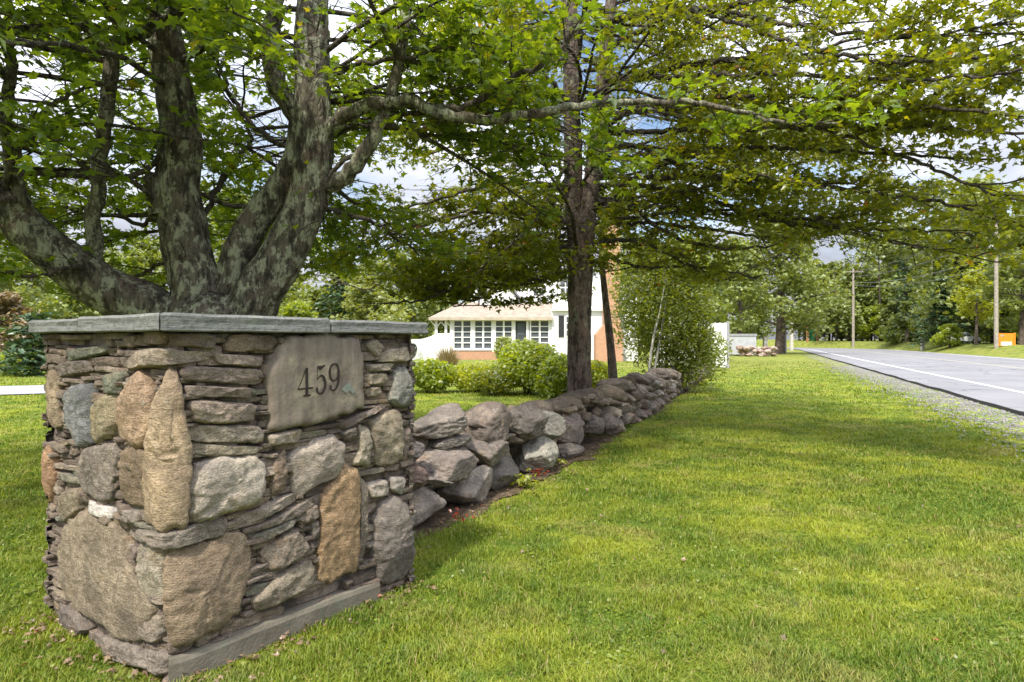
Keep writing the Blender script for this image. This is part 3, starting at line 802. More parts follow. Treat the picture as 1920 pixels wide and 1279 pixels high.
# ------------------------------------------------------------------ dry stone wall
def ico(sub):
    import bmesh
    bm = bmesh.new(); bmesh.ops.create_icosphere(bm, subdivisions=sub, radius=1)
    V = np.array([v.co[:] for v in bm.verts]); T = np.array([[v.index for v in f.verts] for f in bm.faces]); bm.free()
    return V, T
ICO4, ICO3, ICO2 = ico(5), ico(4), ico(3)
def boulder(center, size, seed, icos, frame=None, rough=.13):
    r = np.random.default_rng(seed)
    D, T = icos
    npl = r.integers(9, 15)
    N = r.normal(size=(npl, 3)); N /= np.linalg.norm(N, axis=1)[:, None]
    off = r.uniform(.62, .98, npl)
    rad = np.full(len(D), 1.12)
    for nvec, o in zip(N, off):
        c = D @ nvec
        lim = np.where(c > .12, o / np.maximum(c, .12), 9)
        k = 55.0
        rad = -np.log(np.exp(-k * rad) + np.exp(-k * lim)) / k
    V = D * rad[:, None]
    d = np.array([mnoise.noise(Vector(v * 1.6) + Vector((seed * 1.3, 0, 0))) * .45 + (.4 - abs(mnoise.noise(Vector(v * 3.2) + Vector((0, seed * .7, 0)))) * 1.6) * .5 + mnoise.noise(Vector(v * 8) + Vector((0, seed * .7, 0))) * .34 + mnoise.noise(Vector(v * 19) + Vector((0, seed * .7, 0))) * .18 for v in V])
    V = V * (1 + rough * d)[:, None] * np.asarray(size)
    a = r.uniform(-.22, .22)
    V = V @ np.array([[math.cos(a), 0, math.sin(a)], [0, 1, 0], [-math.sin(a), 0, math.cos(a)]]).T
    if frame is not None: V = V @ frame.T
    return V + np.asarray(center), T
wall = thing('dry_stone_wall', 'long low dry-laid fieldstone boulder wall beside the lawn running toward white fence', 'stone wall', (*WALL[0], 0))
WSTONES = []   # (center, size, colour)
def wframe(d, n): return np.array([[d[0], n[0], 0], [d[1], n[1], 0], [0, 0, 1.0]])
def on_wall(px, py):
    """pixel on the front plane of the wall -> s, z"""
    best = None
    for s in np.arange(0, cum[-1], .03):
        c, d, n = wall_at(s)
        e = abs(960 + c[0] / c[1] * F - px)
        if best is None or e < best[0]: best = (e, s, c)
    return best[1], EYE - (py - 639.5) / F * best[2][1]
traced = [ # pixel box x0,x1,y0,y1, colour, push out
 (768, 857, 895, 1000, (.33,.29,.25), .02), (858, 938, 876, 955, (.34,.30,.27), .02), (788, 928, 822, 908, (.30,.255,.23), .05),
 (816, 912, 752, 810, (.30,.265,.235), -.02), (908, 988, 750, 828, (.255,.205,.17), -.02), (884, 982, 798, 870, (.25,.21,.18), .02),
 (978, 1067, 813, 876, (.42,.42,.37), .04), (982, 1042, 744, 818, (.215,.185,.165), -.02), (1034, 1062, 765, 818, (.36,.36,.32), -.02),
 (1058, 1118, 762, 834, (.28,.225,.205), 0), (928, 990, 866, 935, (.26,.24,.22), .0), (770, 826, 800, 850, (.24,.20,.19), -.05),
 (764, 800, 850, 905, (.30,.20,.15), -.03), (1062, 1098, 828, 862, (.28,.25,.22), .0), (800, 850, 880, 905, (.25,.22,.2), -.0),
 (840, 905, 806, 836, (.33,.30,.27), -.02), (1108, 1142, 770, 812, (.24,.2,.18), 0), (1136, 1166, 768, 806, (.27,.23,.21), 0),
]
covered = []
s_max_tr = 0
for x0, x1, y0, y1, colr, push in traced:
    s0, _ = on_wall(x0, 0); s1, _ = on_wall(x1, 0); sc, zc = on_wall((x0 + x1) / 2, (y0 + y1) / 2)
    c, d, n = wall_at(sc)
    if x0 < 775:   # before the wall's start line
        sc = sc - .12
        c = wall_at(0)[0] + d * (sc if sc < .3 else sc)
    depth = c[1]
    hx = (x1 - x0) / F * depth / 2
    # width seen is foreshortened by the wall direction
    vx = np.array([c[0], c[1]]) / np.linalg.norm(c); fs = abs(d[0] * vx[1] - d[1] * vx[0])
    hs = min(hx / max(fs, .55), .34); hz = (y1 - y0) / F * depth / 2
    hd = .24
    ctr = np.array([*(c - n * (hd * .7 - push)), max(zc - .05, hz * .72)])
    WSTONES.append((ctr, (hs * .98, hd, hz * .95), tuple(min(.5, x * .98 + .014 * i_) for i_, x in enumerate(colr)), d, n))
    s_max_tr = max(s_max_tr, sc + hs)
def rcol():
    b = random.choice([(.30,.26,.225), (.25,.21,.19), (.32,.28,.25), (.28,.215,.19), (.35,.32,.28), (.22,.19,.175), (.29,.24,.20), (.31,.23,.20), (.30,.29,.27)])
    k = random.uniform(.72, 1.3); return tuple(x * k + .008 * i_ for i_, x in enumerate(b))
s = s_max_tr - .15
while s < cum[-1]:
    c, d, n = wall_at(s); k = 1 if s < 12 else 1.25
    z = 0
    top = .64 + .06 * math.sin(s * 1.1) + random.uniform(-.05, .08)
    while z < top - .1:
        hz = random.uniform(.07, .14) * k; hs = random.uniform(.10, .20) * k
        cc = c + d * random.uniform(-.08, .08) - n * (.17 + z * .14 + random.uniform(-.03, .05))
        WSTONES.append((np.array([*cc, z + hz * .85]), (hs, .26, hz), rcol(), d, n))
        z += hz * 1.65
    s += random.uniform(.20, .28) * k
# rear and top fill
BACK = []
s = 0
while s < cum[-1]:
    c, d, n = wall_at(s)
    for z, o in ((.15, .66), (.38, .60), (.52, .42)):
        BACK.append((np.array([*(c + d * random.uniform(-.1, .1) - n * (o + random.uniform(-.05, .05))), z + random.uniform(-.03, .05)]), (random.uniform(.2, .3), random.uniform(.2, .28), random.uniform(.14, .19)), rcol(), d, n))
    s += .42
WSTONES.sort(key=lambda t: np.linalg.norm(t[0]) / max(t[1][0], .1))
for k in range(70):           # little wedges between the near boulders
    sw = random.uniform(0, s_max_tr); c, d, n = wall_at(sw); z_ = .62 * random.random() ** 1.3
    BACK.append((np.array([*(c - n * random.uniform(.13, .24)), .05 + z_]), (random.uniform(.06, .12), random.uniform(.06, .1), random.uniform(.035, .07)), rcol(), d, n))
sm = Acc()
for k, (ctr, size, colr, d, n) in enumerate(WSTONES):
    if k < 90:
        V, T = boulder(ctr, size, 100 + k, ICO4 if k < 24 else ICO3, wframe(d, n))
        link('boulder', nmesh('boulder', V, [T], [M['stone']]), wall, color=colr)
    else:
        V, T = boulder(ctr, size, 100 + k, ICO2, wframe(d, n)); sm.add(V, None, T, random.random())
for k, (ctr, size, colr, d, n) in enumerate(BACK):
    V, T = boulder(ctr, size, 900 + k, ICO2, wframe(d, n)); sm.add(V, None, T, random.random())
sm.build('small_boulders', M['stone_infill'], wall, smooth=True, kind='stuff')

# ------------------------------------------------------------------ leaves
LEAF = np.array([(0, .22, .02), (0, -.04, 0), (.30, -.12, -.03), (.25, .10, 0), (.54, .36, -.05), (.22, .44, 0), (0, .98, -.06), (-.22, .44, 0), (-.54, .36, -.05), (-.25, .10, 0), (-.30, -.12, -.03)])
LEAF_T = np.array([(0, i, i + 1 if i < 10 else 1) for i in range(1, 11)])
OVAL = np.array([(0, 0, 0), (.26, .3, .03), (.2, .7, .0), (0, 1, -.05), (-.2, .7, 0), (-.26, .3, .03)])
OVAL_T = np.array([(0, 1, 5), (1, 2, 5), (2, 4, 5), (2, 3, 4)])
NARROW = OVAL * np.array([.45, 1, 1])
CLUMP = np.array([(0, 0, .04), (.5, -.1, 0), (.35, .25, -.03), (.55, .5, 0), (.1, .42, .05), (0, .62, -.04), (-.2, .35, 0), (-.55, .42, .03), (-.4, .08, 0), (-.5, -.3, -.03), (-.08, -.2, 0), (.15, -.5, 0)])
CLUMP_T = np.array([(0, i, i + 1 if i < 11 else 1) for i in range(1, 12)])
def leaf_mesh(name, pos, size, mat, shape=(LEAF, LEAF_T), tilt=.55, rnd=None, r=None, heading=None, nup=1.0):
    """one leaf per position; normals mostly up with a random tilt"""
    r = r or rng
    pos = np.asarray(pos); n = len(pos)
    N = np.c_[r.normal(0, tilt, n), r.normal(0, tilt, n), np.full(n, nup)]; N /= np.linalg.norm(N, axis=1)[:, None]
    az = r.uniform(0, 2 * math.pi, n)
    if heading is not None: az = np.arctan2(heading[:, 1], heading[:, 0]) + r.normal(0, .8, n)
    Hd = np.c_[np.cos(az), np.sin(az), r.normal(-.25, .25, n)]
    Yv = Hd - N * np.sum(Hd * N, 1)[:, None]; Yv /= np.linalg.norm(Yv, axis=1)[:, None]
    Xv = np.cross(Yv, N)
    sh, tri = shape
    sz = size * r.uniform(.65, 1.25, n)
    wx = r.uniform(.72, 1.12, n)[:, None, None]; cz = r.uniform(-1.5, 4.5, n)[:, None, None]; fold = r.uniform(-.1, .45, n)[:, None, None]
    V = pos[:, None, :] + sz[:, None, None] * (sh[None, :, 0:1] * wx * Xv[:, None, :] + sh[None, :, 1:2] * Yv[:, None, :] + (sh[None, :, 2:3] * cz + np.abs(sh[None, :, 0:1]) * fold - .12 * sh[None, :, 1:2] ** 2 * cz * .4) * N[:, None, :])
    k = len(sh)
    T = (tri[None] + (np.arange(n) * k)[:, None, None]).reshape(-1, 3)
    rv = r.uniform(0, 1, n) if rnd is None else rnd
    return nmesh(name, V.reshape(-1, 3), [T], [mat], {'rnd': np.repeat(rv, k)}, False)

# openings of sky in the canopy (places where boughs are sparse)
GAPS = [(60, 140, 62, 58, .85), (150, 330, 40, 60, .5), (470, 170, 45, 85, .7), (520, 250, 55, 60, .9), (645, 70, 26, 80, .75), (650, 330, 40, 55, .8), (240, 190, 45, 50, .55),
        (780, 345, 60, 34, .7), (870, 300, 50, 30, .45), (1215, 218, 60, 30, .85), (1190, 270, 40, 30, .6), (1490, 35, 45, 28, .8), (1825, 48, 60, 22, .6), (1600, 70, 40, 24, .5),
        (1090, 80, 30, 70, .5), (1720, 275, 70, 26, .5), (1730, 370, 60, 24, .55), (1580, 470, 55, 30, .92), (1690, 480, 50, 30, .8), (930, 540, 30, 14, .3), (700, 440, 60, 22, .4),
        (1500, 520, 60, 60, .75), (1680, 560, 200, 70, .9), (1860, 590, 90, 90, .9), (950, 632, 130, 42, .97), (640, 575, 120, 50, .8), (820, 640, 80, 60, 1.0), (420, 100, 40, 40, .3), (40, 600, 90, 70, .95), (1420, 560, 60, 120, .8), (1150, 520, 20, 60, .25)]
# the heavy limbs stand clear: little foliage hangs on their near side
FRONT = [((585, 0), (588, 300), 50, 6.5), ((588, 300), (480, 560), 60, 6.5), ((312, 60), (335, 350), 50, 6.4), ((335, 350), (385, 580), 60, 6.5), ((562, 200), (440, 500), 40, 6.5), ((-20, 370), (300, 590), 60, 6.2),
         ((610, 245), (760, 188), 26, 6.3), ((760, 190), (1000, 215), 24, 6.2), ((1000, 215), (1330, 196), 20, 6.0), ((610, 345), (760, 100), 26, 6.4), ((188, 300), (205, 95), 22, 6.1), ((180, 540), (188, 300), 24, 6.2), ((1085, 420), (1085, 720), 40, 10.4), ((1076, 60), (1076, 420), 26, 10.3), ((1110, 340), (1085, 430), 30, 10.3)]
def keep_mask(pos, r):
    pos = np.asarray(pos)
    d = np.maximum(pos[:, 1], .3)
    x = 960 + pos[:, 0] / d * F; y = 639.5 - (pos[:, 2] - EYE) / d * F
    k = np.ones(len(pos))
    for gx_, gy_, rx, ry, pr in GAPS:
        q2 = ((x - gx_) / rx) ** 2 + ((y - gy_) / ry) ** 2
        k *= 1 - pr * np.clip((1.35 - q2) / .5, 0, 1)
    for (ax, ay), (bx_, by), wd_, dmax in FRONT:
        ab = np.array([bx_ - ax, by - ay]); t = np.clip(((x - ax) * ab[0] + (y - ay) * ab[1]) / (ab @ ab), 0, 1)
        dist = np.hypot(x - ax - t * ab[0], y - ay - t * ab[1])
        k = np.where((dist < wd_) & (pos[:, 1] < dmax), k * .14, k)
    k = np.where(pos[:, 1] < .5, 1, k)
    return r.uniform(0, 1, len(pos)) < k

class Grower:
    def __init__(s, seed): s.r = np.random.default_rng(seed); s.tw = Acc(); s.lp = []; s.lh = []; s.low = True
    def path(s, p, d, length, n, wob, droop):
        pts = [np.array(p, float)]; d = np.array(d, float); d /= np.linalg.norm(d)
        for i in range(n):
            d = d + s.r.normal(0, wob, 3) + np.array([0, 0, droop]); d /= np.linalg.norm(d)
            if pts[-1][2] < 2.5 and d[2] < 0 and s.low: d[2] = abs(d[2]) * .5; d /= np.linalg.norm(d)
            pts.append(pts[-1] + d * length / n)
        return np.array(pts)
    def leaves_on(s, pts, per, spread):
        for i in range(1, len(pts)):
            for _ in range(per):
                t = s.r.uniform(0, 1); p = pts[i - 1] * (1 - t) + pts[i] * t
                off = s.r.normal(0, spread, 3) * np.array([1, 1, .55])
                s.lp.append(p + off); s.lh.append(pts[i] - pts[i - 1] + off * .5)
    def twigs_along(s, pts, t0, count, ltw, r0, per=3, level2=True):
        """side shoots with leaves along an existing branch"""
        pts = np.asarray(pts); n = len(pts)
        seglen = np.linalg.norm(np.diff(pts, axis=0), axis=1); cc = np.concatenate([[0], np.cumsum(seglen)])
        for k in range(count):
            t = (t0 + (1 - t0) * (k + s.r.uniform(0, 1)) / count) * cc[-1]
            i = min(np.searchsorted(cc, t, 'right') - 1, n - 2)
            f = (t - cc[i]) / max(seglen[i], 1e-6)
            p = pts[i] * (1 - f) + pts[i + 1] * f; d = (pts[i + 1] - pts[i]) / max(seglen[i], 1e-6)
            side = np.cross(d, [0, 0, 1.0]); side /= np.linalg.norm(side) + 1e-9
            sg = s.r.choice([-1, 1])
            dd = d * s.r.uniform(.3, .9) + side * sg * s.r.uniform(.5, 1.1) + np.array([0, 0, s.r.normal(.05, .25)])
            ln = ltw * s.r.uniform(.55, 1.2) * (1 - .35 * t / cc[-1])
            sub = s.path(p, dd, ln, 4, .12, -.03)
            tube(s.tw, sub, np.linspace(r0, r0 * .3, len(sub)), 4, resample=False)
            if level2:
                for q2 in range(3):
                    j = s.r.integers(1, len(sub)); d2 = (sub[j] - sub[j - 1]); d2 = d2 / np.linalg.norm(d2)
                    sd2 = np.cross(d2, [0, 0, 1.0]) * s.r.choice([-1, 1])
                    s3 = s.path(sub[j], d2 * .7 + sd2 * s.r.uniform(.4, 1) + np.array([0, 0, s.r.normal(-.05, .2)]), ln * s.r.uniform(.35, .6), 3, .12, -.04)
                    tube(s.tw, s3, np.linspace(r0 * .4, r0 * .15, len(s3)), 3, resample=False)
                    s.leaves_on(s3, per, .06)
            s.leaves_on(sub[1:], per, .06)
    def bough(s, p, d, length, r0, count, ltw, per=3, droop=-.02, wob=.10, sides=6):
        pts = s.path(p, d, length, max(5, int(length / .4)), wob, droop)
        tube(s.tw, pts, np.linspace(r0, r0 * .22, len(pts)), sides, step=.25)
        s.twigs_along(pts, .18, count, ltw, max(r0 * .28, .005), per)
        return pts
def px_path(tr, r_px, slim_k=1.0):
    pts = [np.array(P(x, y, d)) for x, y, d in tr]
    rad = [rp_ * slim_k / F * d for rp_, (_, _, d) in zip(r_px, tr)]
    return pts, rad

# ------------------------------------------------------------------ big many-stemmed maple behind the pillar
base = P(400, 639.5, 6.6); base.z = 0
maple = thing('maple_tree', 'old multi-stemmed maple with thick lichened grey limbs rising behind the pillar', 'tree', base)
tk = Acc()
D0 = 6.6
tube(tk, [(base.x, base.y, -.05), (base.x, base.y, .35), (base.x, base.y, 1.0), tuple(P(400, 610, D0)), tuple(P(402, 560, D0))], [.90, .68, .58, .50, .30], 40, .08, .10)
tk.build('trunk', M['bark_old'], maple, smooth=True)
LIMBS = [
 ([(380, 640, D0), (300, 592, 6.5), (205, 545, 6.35), (95, 468, 6.1), (-10, 375, 5.9), (-150, 300, 5.6), (-340, 180, 5.3)], [62, 60, 52, 44, 42, 38, 26], 28),
 ([(388, 640, D0), (372, 560, D0), (352, 470, D0), (334, 350, 6.55), (338, 250, 6.5), (318, 130, 6.4), (302, 0, 6.3), (285, -200, 6.2), (300, -420, 6.1)], [62, 58, 50, 46, 42, 38, 33, 26, 12], 28),
 ([(425, 630, D0), (432, 540, 6.65), (462, 440, 6.7), (520, 360, 6.7), (556, 292, 6.65), (562, 200, 6.6)], [36, 36, 34, 33, 28, 22], 22),
 ([(440, 640, D0), (478, 560, 6.6), (528, 480, 6.6), (572, 390, 6.6), (588, 300, 6.6), (585, 150, 6.6), (586, 0, 6.6), (592, -200, 6.6), (570, -420, 6.6)], [58, 54, 48, 44, 44, 38, 35, 28, 12], 28),
 ([(305, 400, 6.5), (292, 352, 6.45), (286, 330, 6.4)], [28, 26, 20], 16),
]
SMALL = [
 ([(182, 540, 6.3), (176, 450, 6.25), (186, 320, 6.2), (202, 180, 6.15), (205, 95, 6.1), (160, 45, 6.0), (95, -40, 5.9), (40, -140, 5.8)], [17, 14, 12, 13, 13, 12, 11, 6], 12),
 ([(205, 95, 6.1), (240, 70, 6.1), (300, 45, 6.15), (380, -60, 6.2)], [10, 9, 7, 4], 8),
 ([(578, 262, 6.6), (556, 215, 6.6), (522, 165, 6.55), (506, 110, 6.5), (514, 30, 6.45), (520, -90, 6.4)], [18, 18, 18, 17, 16, 10], 12),
 ([(602, 350, 6.6), (650, 330, 6.5), (690, 275, 6.45), (725, 205, 6.4), (752, 110, 6.35), (768, 10, 6.3), (790, -120, 6.2)], [17, 15, 14, 12, 10, 9, 5], 12),
 ([(602, 262, 6.6), (640, 220, 6.5), (700, 198, 6.4), (762, 190, 6.3), (815, 210, 6.25), (900, 224, 6.2), (1000, 213, 6.15), (1100, 196, 6.1), (1200, 190, 6.05), (1330, 197, 6.0), (1450, 226, 5.9), (1570, 232, 5.8)], [15, 14, 13, 12, 11, 10, 9, 7, 6, 5, 4, 2], 10),
 ([(762, 190, 6.3), (860, 205, 6.2), (930, 165, 6.1), (1035, 105, 6.0), (1100, 30, 5.9), (1130, -60, 5.8)], [6, 6, 6, 5, 4, 3], 8),
 ([(690, 275, 6.45), (620, 325, 6.5), (600, 420, 6.5)], [5, 4, 2], 6),
 ([(340, 250, 6.5), (250, 330, 6.3), (120, 300, 6.1), (0, 262, 5.9)], [6, 5, 4, 3], 8),
 ([(95, 468, 6.1), (40, 360, 5.9), (10, 250, 5.8), (20, 120, 5.6), (-20, 0, 5.4)], [12, 12, 11, 10, 8], 10),
 ([(318, 130, 6.4), (420, 60, 6.2), (480, -20, 6.0)], [6, 5, 3], 8),
 ([(352, 470, 6.6), (420, 330, 7.2), (470, 260, 7.6), (430, 190, 8.0)], [6, 5, 4, 2], 6),
 ([(340, 380, 6.6), (260, 420, 7.0), (200, 380, 7.4), (130, 400, 7.8)], [5, 4, 3, 2], 6),
 ([(205, 545, 6.35), (140, 500, 6.0), (60, 520, 5.7), (-20, 500, 5.5)], [6, 5, 4, 2], 6),
 ([(352, 470, 6.6), (250, 520, 7.0), (160, 560, 7.4)], [4, 3, 2], 6),
 ([(-10, 375, 5.9), (60, 250, 5.6), (120, 180, 5.4), (230, 150, 5.2)], [7, 6, 4, 2], 7),
 ([(588, 300, 6.6), (480, 240, 6.8), (420, 150, 7.0), (400, 60, 7.2)], [6, 5, 4, 2], 6),
 ([(572, 390, 6.6), (650, 400, 6.8), (720, 430, 7.2), (780, 470, 7.6)], [6, 5, 3, 2], 6),
 ([(585, 150, 6.6), (680, 120, 6.4), (800, 100, 6.2), (900, 60, 6.0)], [6, 5, 3, 2], 6),
]
gm = Grower(11); MP = []
for tr, rp_, sd_ in LIMBS:
    a = Acc(); pts, rad = px_path(tr, rp_, .84)
    tube(a, pts, rad, sd_ + 8, .05, .10)
    cpl, crl = catmull(pts, rad, .10); MP.append(np.c_[cpl, crl])
    a.build('limb', M['bark_old'], maple, smooth=True)
for tr, rp_, sd_ in SMALL:
    a = Acc(); pts, rad = px_path(tr, rp_)
    cp, cr = catmull(pts, rad, .08)
    cp[1:-1] += gm.r.normal(0, .012, cp[1:-1].shape)
    tube(a, cp, cr, sd_, resample=False, rough=.05); MP.append(np.c_[cp, cr])
    a.build('branch', M['bark_old'] if rp_[0] > 9 else M['bark_twig'], maple, smooth=True)
    gm.twigs_along(cp, .3, int(4 + len(cp) * .22), .9, .008, 3)
# boughs around its crown
c0 = np.array(base)
MP = np.concatenate(MP); MP = MP[(MP[:, 2] > 2.7) & (MP[:, 2] < 8.6) & (MP[:, 0] < -.9)]
for k in range(62):
    st = MP[gm.r.integers(len(MP))]
    out = st[:2] - c0[:2]; az = math.atan2(out[1], out[0]) + gm.r.normal(0, .9)
    if k % 3 == 0: az = gm.r.uniform(.2, 2.9)          # plenty of growth on the house side
    d = np.array([math.cos(az), math.sin(az), gm.r.uniform(-.12, .38)])
    if st[1] + d[1] * 3.5 < 2.2 and st[2] < 4.6: continue
    ln = gm.r.uniform(1.8, 3.8)
    if math.sin(az) < -.3: ln *= .75
    gm.bough(st[:3], d, ln, min(.030, st[3] * .7), int(8 + ln * 2.7), .95, 3, -.03)
LOW = MP[(MP[:, 2] > 3.6) & (MP[:, 0] < -3.0)]
for k in range(12):          # boughs reaching over the drive side of the lawn
    st = LOW[gm.r.integers(len(LOW))]
    gm.bough(st[:3], (gm.r.normal(-.15, .3), -1, gm.r.uniform(.05, .25)), gm.r.uniform(3.2, 4.6), min(.03, st[3] * .7), 20, 1.0, 3, -.005)
lp = np.array(gm.lp); lh = np.array(gm.lh)
km = keep_mask(lp, gm.r) & (gm.r.uniform(0, 1, len(lp)) < .72) & (lp[:, 2] > 1.9) & ((lp[:, 1] > 1.6) | (lp[:, 2] > 3.2))
lp, lh = lp[km], lh[km]
gm.tw.build('twigs', M['bark_twig'], maple, smooth=True, kind='stuff')
link('crown', leaf_mesh('crown', lp, .10, M['leaf_maple_deep'], r=gm.r, heading=lh), maple)
print('maple leaves', len(lp))

# ------------------------------------------------------------------ roadside maple in the middle
D1 = 10.6
b1 = P(1086, 639.5, D1); b1.z = 0
mid = thing('maple_tree', 'twin-stemmed maple with reddish brown bark just behind the dry stone wall', 'tree', b1)
a = Acc()
tube(a, [(b1.x, b1.y, -.05), (b1.x, b1.y, .3), tuple(P(1086, 720, D1)), tuple(P(1086, 640, D1)), tuple(P(1087, 560, D1)), tuple(P(1089, 470, D1)), tuple(P(1091, 400, D1))], [.30, .235, .20, .195, .195, .215, .19], 30, .08, .07)
a.build('trunk', M['bark_brown'], mid, smooth=True)
for tr, rp_ in (([(1082, 480, D1), (1076, 400, D1), (1075, 300, D1), (1072, 200, D1), (1070, 60, D1), (1060, -120, D1), (1050, -330, D1)], [16, 17, 17, 16, 15, 12, 7]),
                ([(1098, 480, 10.55), (1104, 390, 10.5), (1114, 310, 10.5), (1126, 220, 10.5), (1134, 110, 10.5), (1150, -20, 10.5), (1180, -200, 10.5)], [15, 16, 16, 13, 12, 11, 7])):
    a = Acc(); pts, rad = px_path(tr, rp_); tube(a, pts, rad, 20, .09, .07); a.build('limb', M['bark_brown'], mid, smooth=True)
gc = Grower(23); CP = []
for tr, rp_ in (([(1112, 372, 10.5), (1180, 390, 10.2), (1240, 430, 9.9), (1295, 455, 9.6), (1395, 466, 9.2), (1450, 460, 9.0)], [6, 6, 5, 5, 4, 2]),
                ([(1106, 450, 10.5), (1190, 455, 10.2), (1260, 480, 10.0), (1330, 520, 9.8)], [5, 4, 3, 2]),
                ([(1070, 446, 10.5), (1005, 444, 10.2), (975, 490, 10.0), (930, 545, 9.8), (850, 575, 9.5)], [5, 5, 4, 3, 2]),
                ([(1072, 435, 10.5), (1035, 385, 10.4), (1000, 330, 10.2), (960, 300, 10.0)], [4, 4, 3, 2]),
                ([(1122, 290, 10.5), (1145, 235, 10.2), (1185, 208, 9.9), (1290, 225, 9.2), (1370, 245, 8.8)], [9, 8, 7, 5, 3]),
                ([(1118, 320, 10.5), (1145, 275, 10.3), (1200, 275, 10.0), (1330, 330, 9.2), (1480, 335, 8.6), (1600, 345, 8.2)], [8, 7, 6, 6, 5, 2]),
                ([(1116, 345, 10.5), (1240, 352, 9.8), (1360, 385, 9.2), (1500, 410, 8.8), (1620, 400, 8.4)], [7, 6, 6, 5, 2]),
                ([(1075, 330, 10.5), (1000, 290, 10.2), (900, 270, 9.8), (800, 290, 9.4)], [6, 5, 4, 2]),
                ([(1072, 200, 10.5), (1000, 120, 10.0), (900, 60, 9.5), (820, 30, 9.0)], [7, 6, 5, 2]),
                ([(1130, 160, 10.5), (1250, 130, 9.4), (1400, 110, 8.6), (1560, 90, 7.8), (1720, 30, 7.2)], [8, 7, 6, 4, 2]),
                ([(1128, 215, 10.5), (1300, 200, 9.2), (1460, 205, 8.2), (1650, 215, 7.4), (1850, 190, 6.8)], [8, 7, 6, 4, 2]),
                ([(1120, 300, 10.5), (1320, 280, 9.0), (1500, 280, 8.0), (1700, 290, 7.2), (1860, 300, 6.8)], [7, 6, 5, 4, 2]),
                ([(1070, 420, 10.5), (980, 395, 10.0), (860, 405, 9.4), (730, 440, 8.8), (650, 475, 8.5)], [6, 5, 4, 3, 2]),
                ([(1072, 350, 10.5), (930, 345, 9.8), (800, 380, 9.2), (700, 400, 8.8)], [6, 5, 3, 2]),
                ([(1070, 460, 10.5), (990, 500, 10.2), (900, 520, 9.8), (800, 560, 9.4), (720, 570, 9.2)], [5, 4, 4, 3, 2]),
                ([(1072, 480, 10.5), (1030, 520, 10.2), (980, 530, 9.9), (900, 560, 9.6)], [4, 3, 3, 2]),
                ([(1112, 420, 10.5), (1250, 420, 10.6), (1400, 440, 10.8), (1520, 450, 11)], [5, 5, 4, 2]),
                ([(1112, 470, 10.5), (1200, 500, 10.3), (1300, 500, 10.3), (1420, 520, 10.4)], [4, 4, 3, 2]),
                ([(1120, 380, 10.5), (1350, 400, 9.4), (1520, 425, 8.8), (1700, 430, 8.4), (1820, 440, 8.2)], [6, 5, 4, 3, 2]),
                ([(1120, 330, 10.5), (1400, 340, 8.8), (1640, 360, 7.6), (1800, 390, 7.0), (1910, 420, 6.6)], [7, 6, 5, 4, 2]),
                ([(1126, 250, 10.5), (1420, 240, 8.2), (1700, 240, 7.0), (1900, 250, 6.2), (2050, 280, 5.8)], [7, 6, 5, 4, 2]),
                ([(1128, 150, 10.5), (1450, 140, 8.0), (1700, 150, 6.6), (1950, 130, 5.6), (2100, 130, 5.2)], [7, 6, 5, 4, 2]),
                ([(1135, 40, 10.5), (1450, 0, 8.0), (1750, -10, 6.4), (1950, -20, 5.6)], [7, 6, 4, 2]),
                ([(1300, 150, 9.0), (1600, 260, 7.4), (1780, 330, 6.8), (1900, 370, 6.4), (2000, 400, 6.2)], [5, 5, 4, 3, 2]),
                ([(1128, 190, 10.5), (1500, 180, 7.8), (1750, 200, 6.4), (1930, 220, 5.6), (2060, 230, 5.2)], [6, 6, 5, 4, 2]),
                ([(1300, 20, 9.0), (1600, 110, 7.0), (1800, 110, 6.0), (1960, 100, 5.4)], [5, 5, 4, 2]),
                ([(1400, 400, 9.4), (1600, 440, 9.2), (1760, 470, 9.2), (1880, 480, 9.2)], [4, 4, 3, 2]),
                ([(1066, 300, 10.5), (1000, 420, 9.6), (930, 480, 9.0), (870, 540, 8.6)], [5, 4, 3, 2]),
                ([(1135, 90, 10.5), (1300, 20, 9.0), (1500, 50, 7.6), (1700, 70, 6.6), (1900, 40, 6.0)], [7, 6, 5, 4, 2])):
    a = Acc(); pts, rad = px_path(tr, rp_, .72)
    cp, cr = catmull(pts, rad, .10); cp[1:-1] += gc.r.normal(0, .015, cp[1:-1].shape)
    tube(a, cp, cr, 8, resample=False, rough=.04); a.build('branch', M['bark_twig'], mid, smooth=True); CP.append(np.c_[cp, cr])
    gc.twigs_along(cp, .22, int(6 + len(cp) * .26), 1.05, .008, 3)
c1 = np.array(b1)
for k in range(68):
    z = gc.r.uniform(2.7, 7.4)
    az = gc.r.uniform(0, 2 * math.pi)
    if k % 3 == 0: az = gc.r.uniform(-1.4, .5)           # more boughs over the lawn on the road side
    d = np.array([math.cos(az), math.sin(az), gc.r.uniform(-.08, .32)])
    ln = gc.r.uniform(2.8, 5.2) * (1 - .035 * max(z - 5, 0) * 2)
    if -1.4 < az < .5: ln *= 1.25
    start = c1 + np.array([d[0] * .1, d[1] * .1, z])
    if z < 3.6 and d[1] < -.3: d[2] += .25
    gc.bough(start, d, ln, .03, int(8 + ln * 2.7), 1.0, 3, -.03)
CP = np.concatenate(CP); cpx = 960 + CP[:, 0] / CP[:, 1] * F; cpy = 639.5 - (CP[:, 2] - EYE) / CP[:, 1] * F
def sprays(x0, x1, y0, y1, count, dirf, l0, l1, n_, ltw):
    S_ = CP[(cpx > x0) & (cpx < x1) & (cpy > y0) & (cpy < y1)]
    for k in range(count):
        st = S_[gc.r.integers(len(S_))]
        gc.bough(st[:3], dirf(), gc.r.uniform(l0, l1), min(.012, st[3] * .8), n_, ltw, 3, -.015)
sprays(820, 1200, 360, 580, 34, lambda: (gc.r.uniform(-1, 1), gc.r.uniform(-.3, .6), gc.r.uniform(-.25, .08)), .8, 1.7, 8, .6)
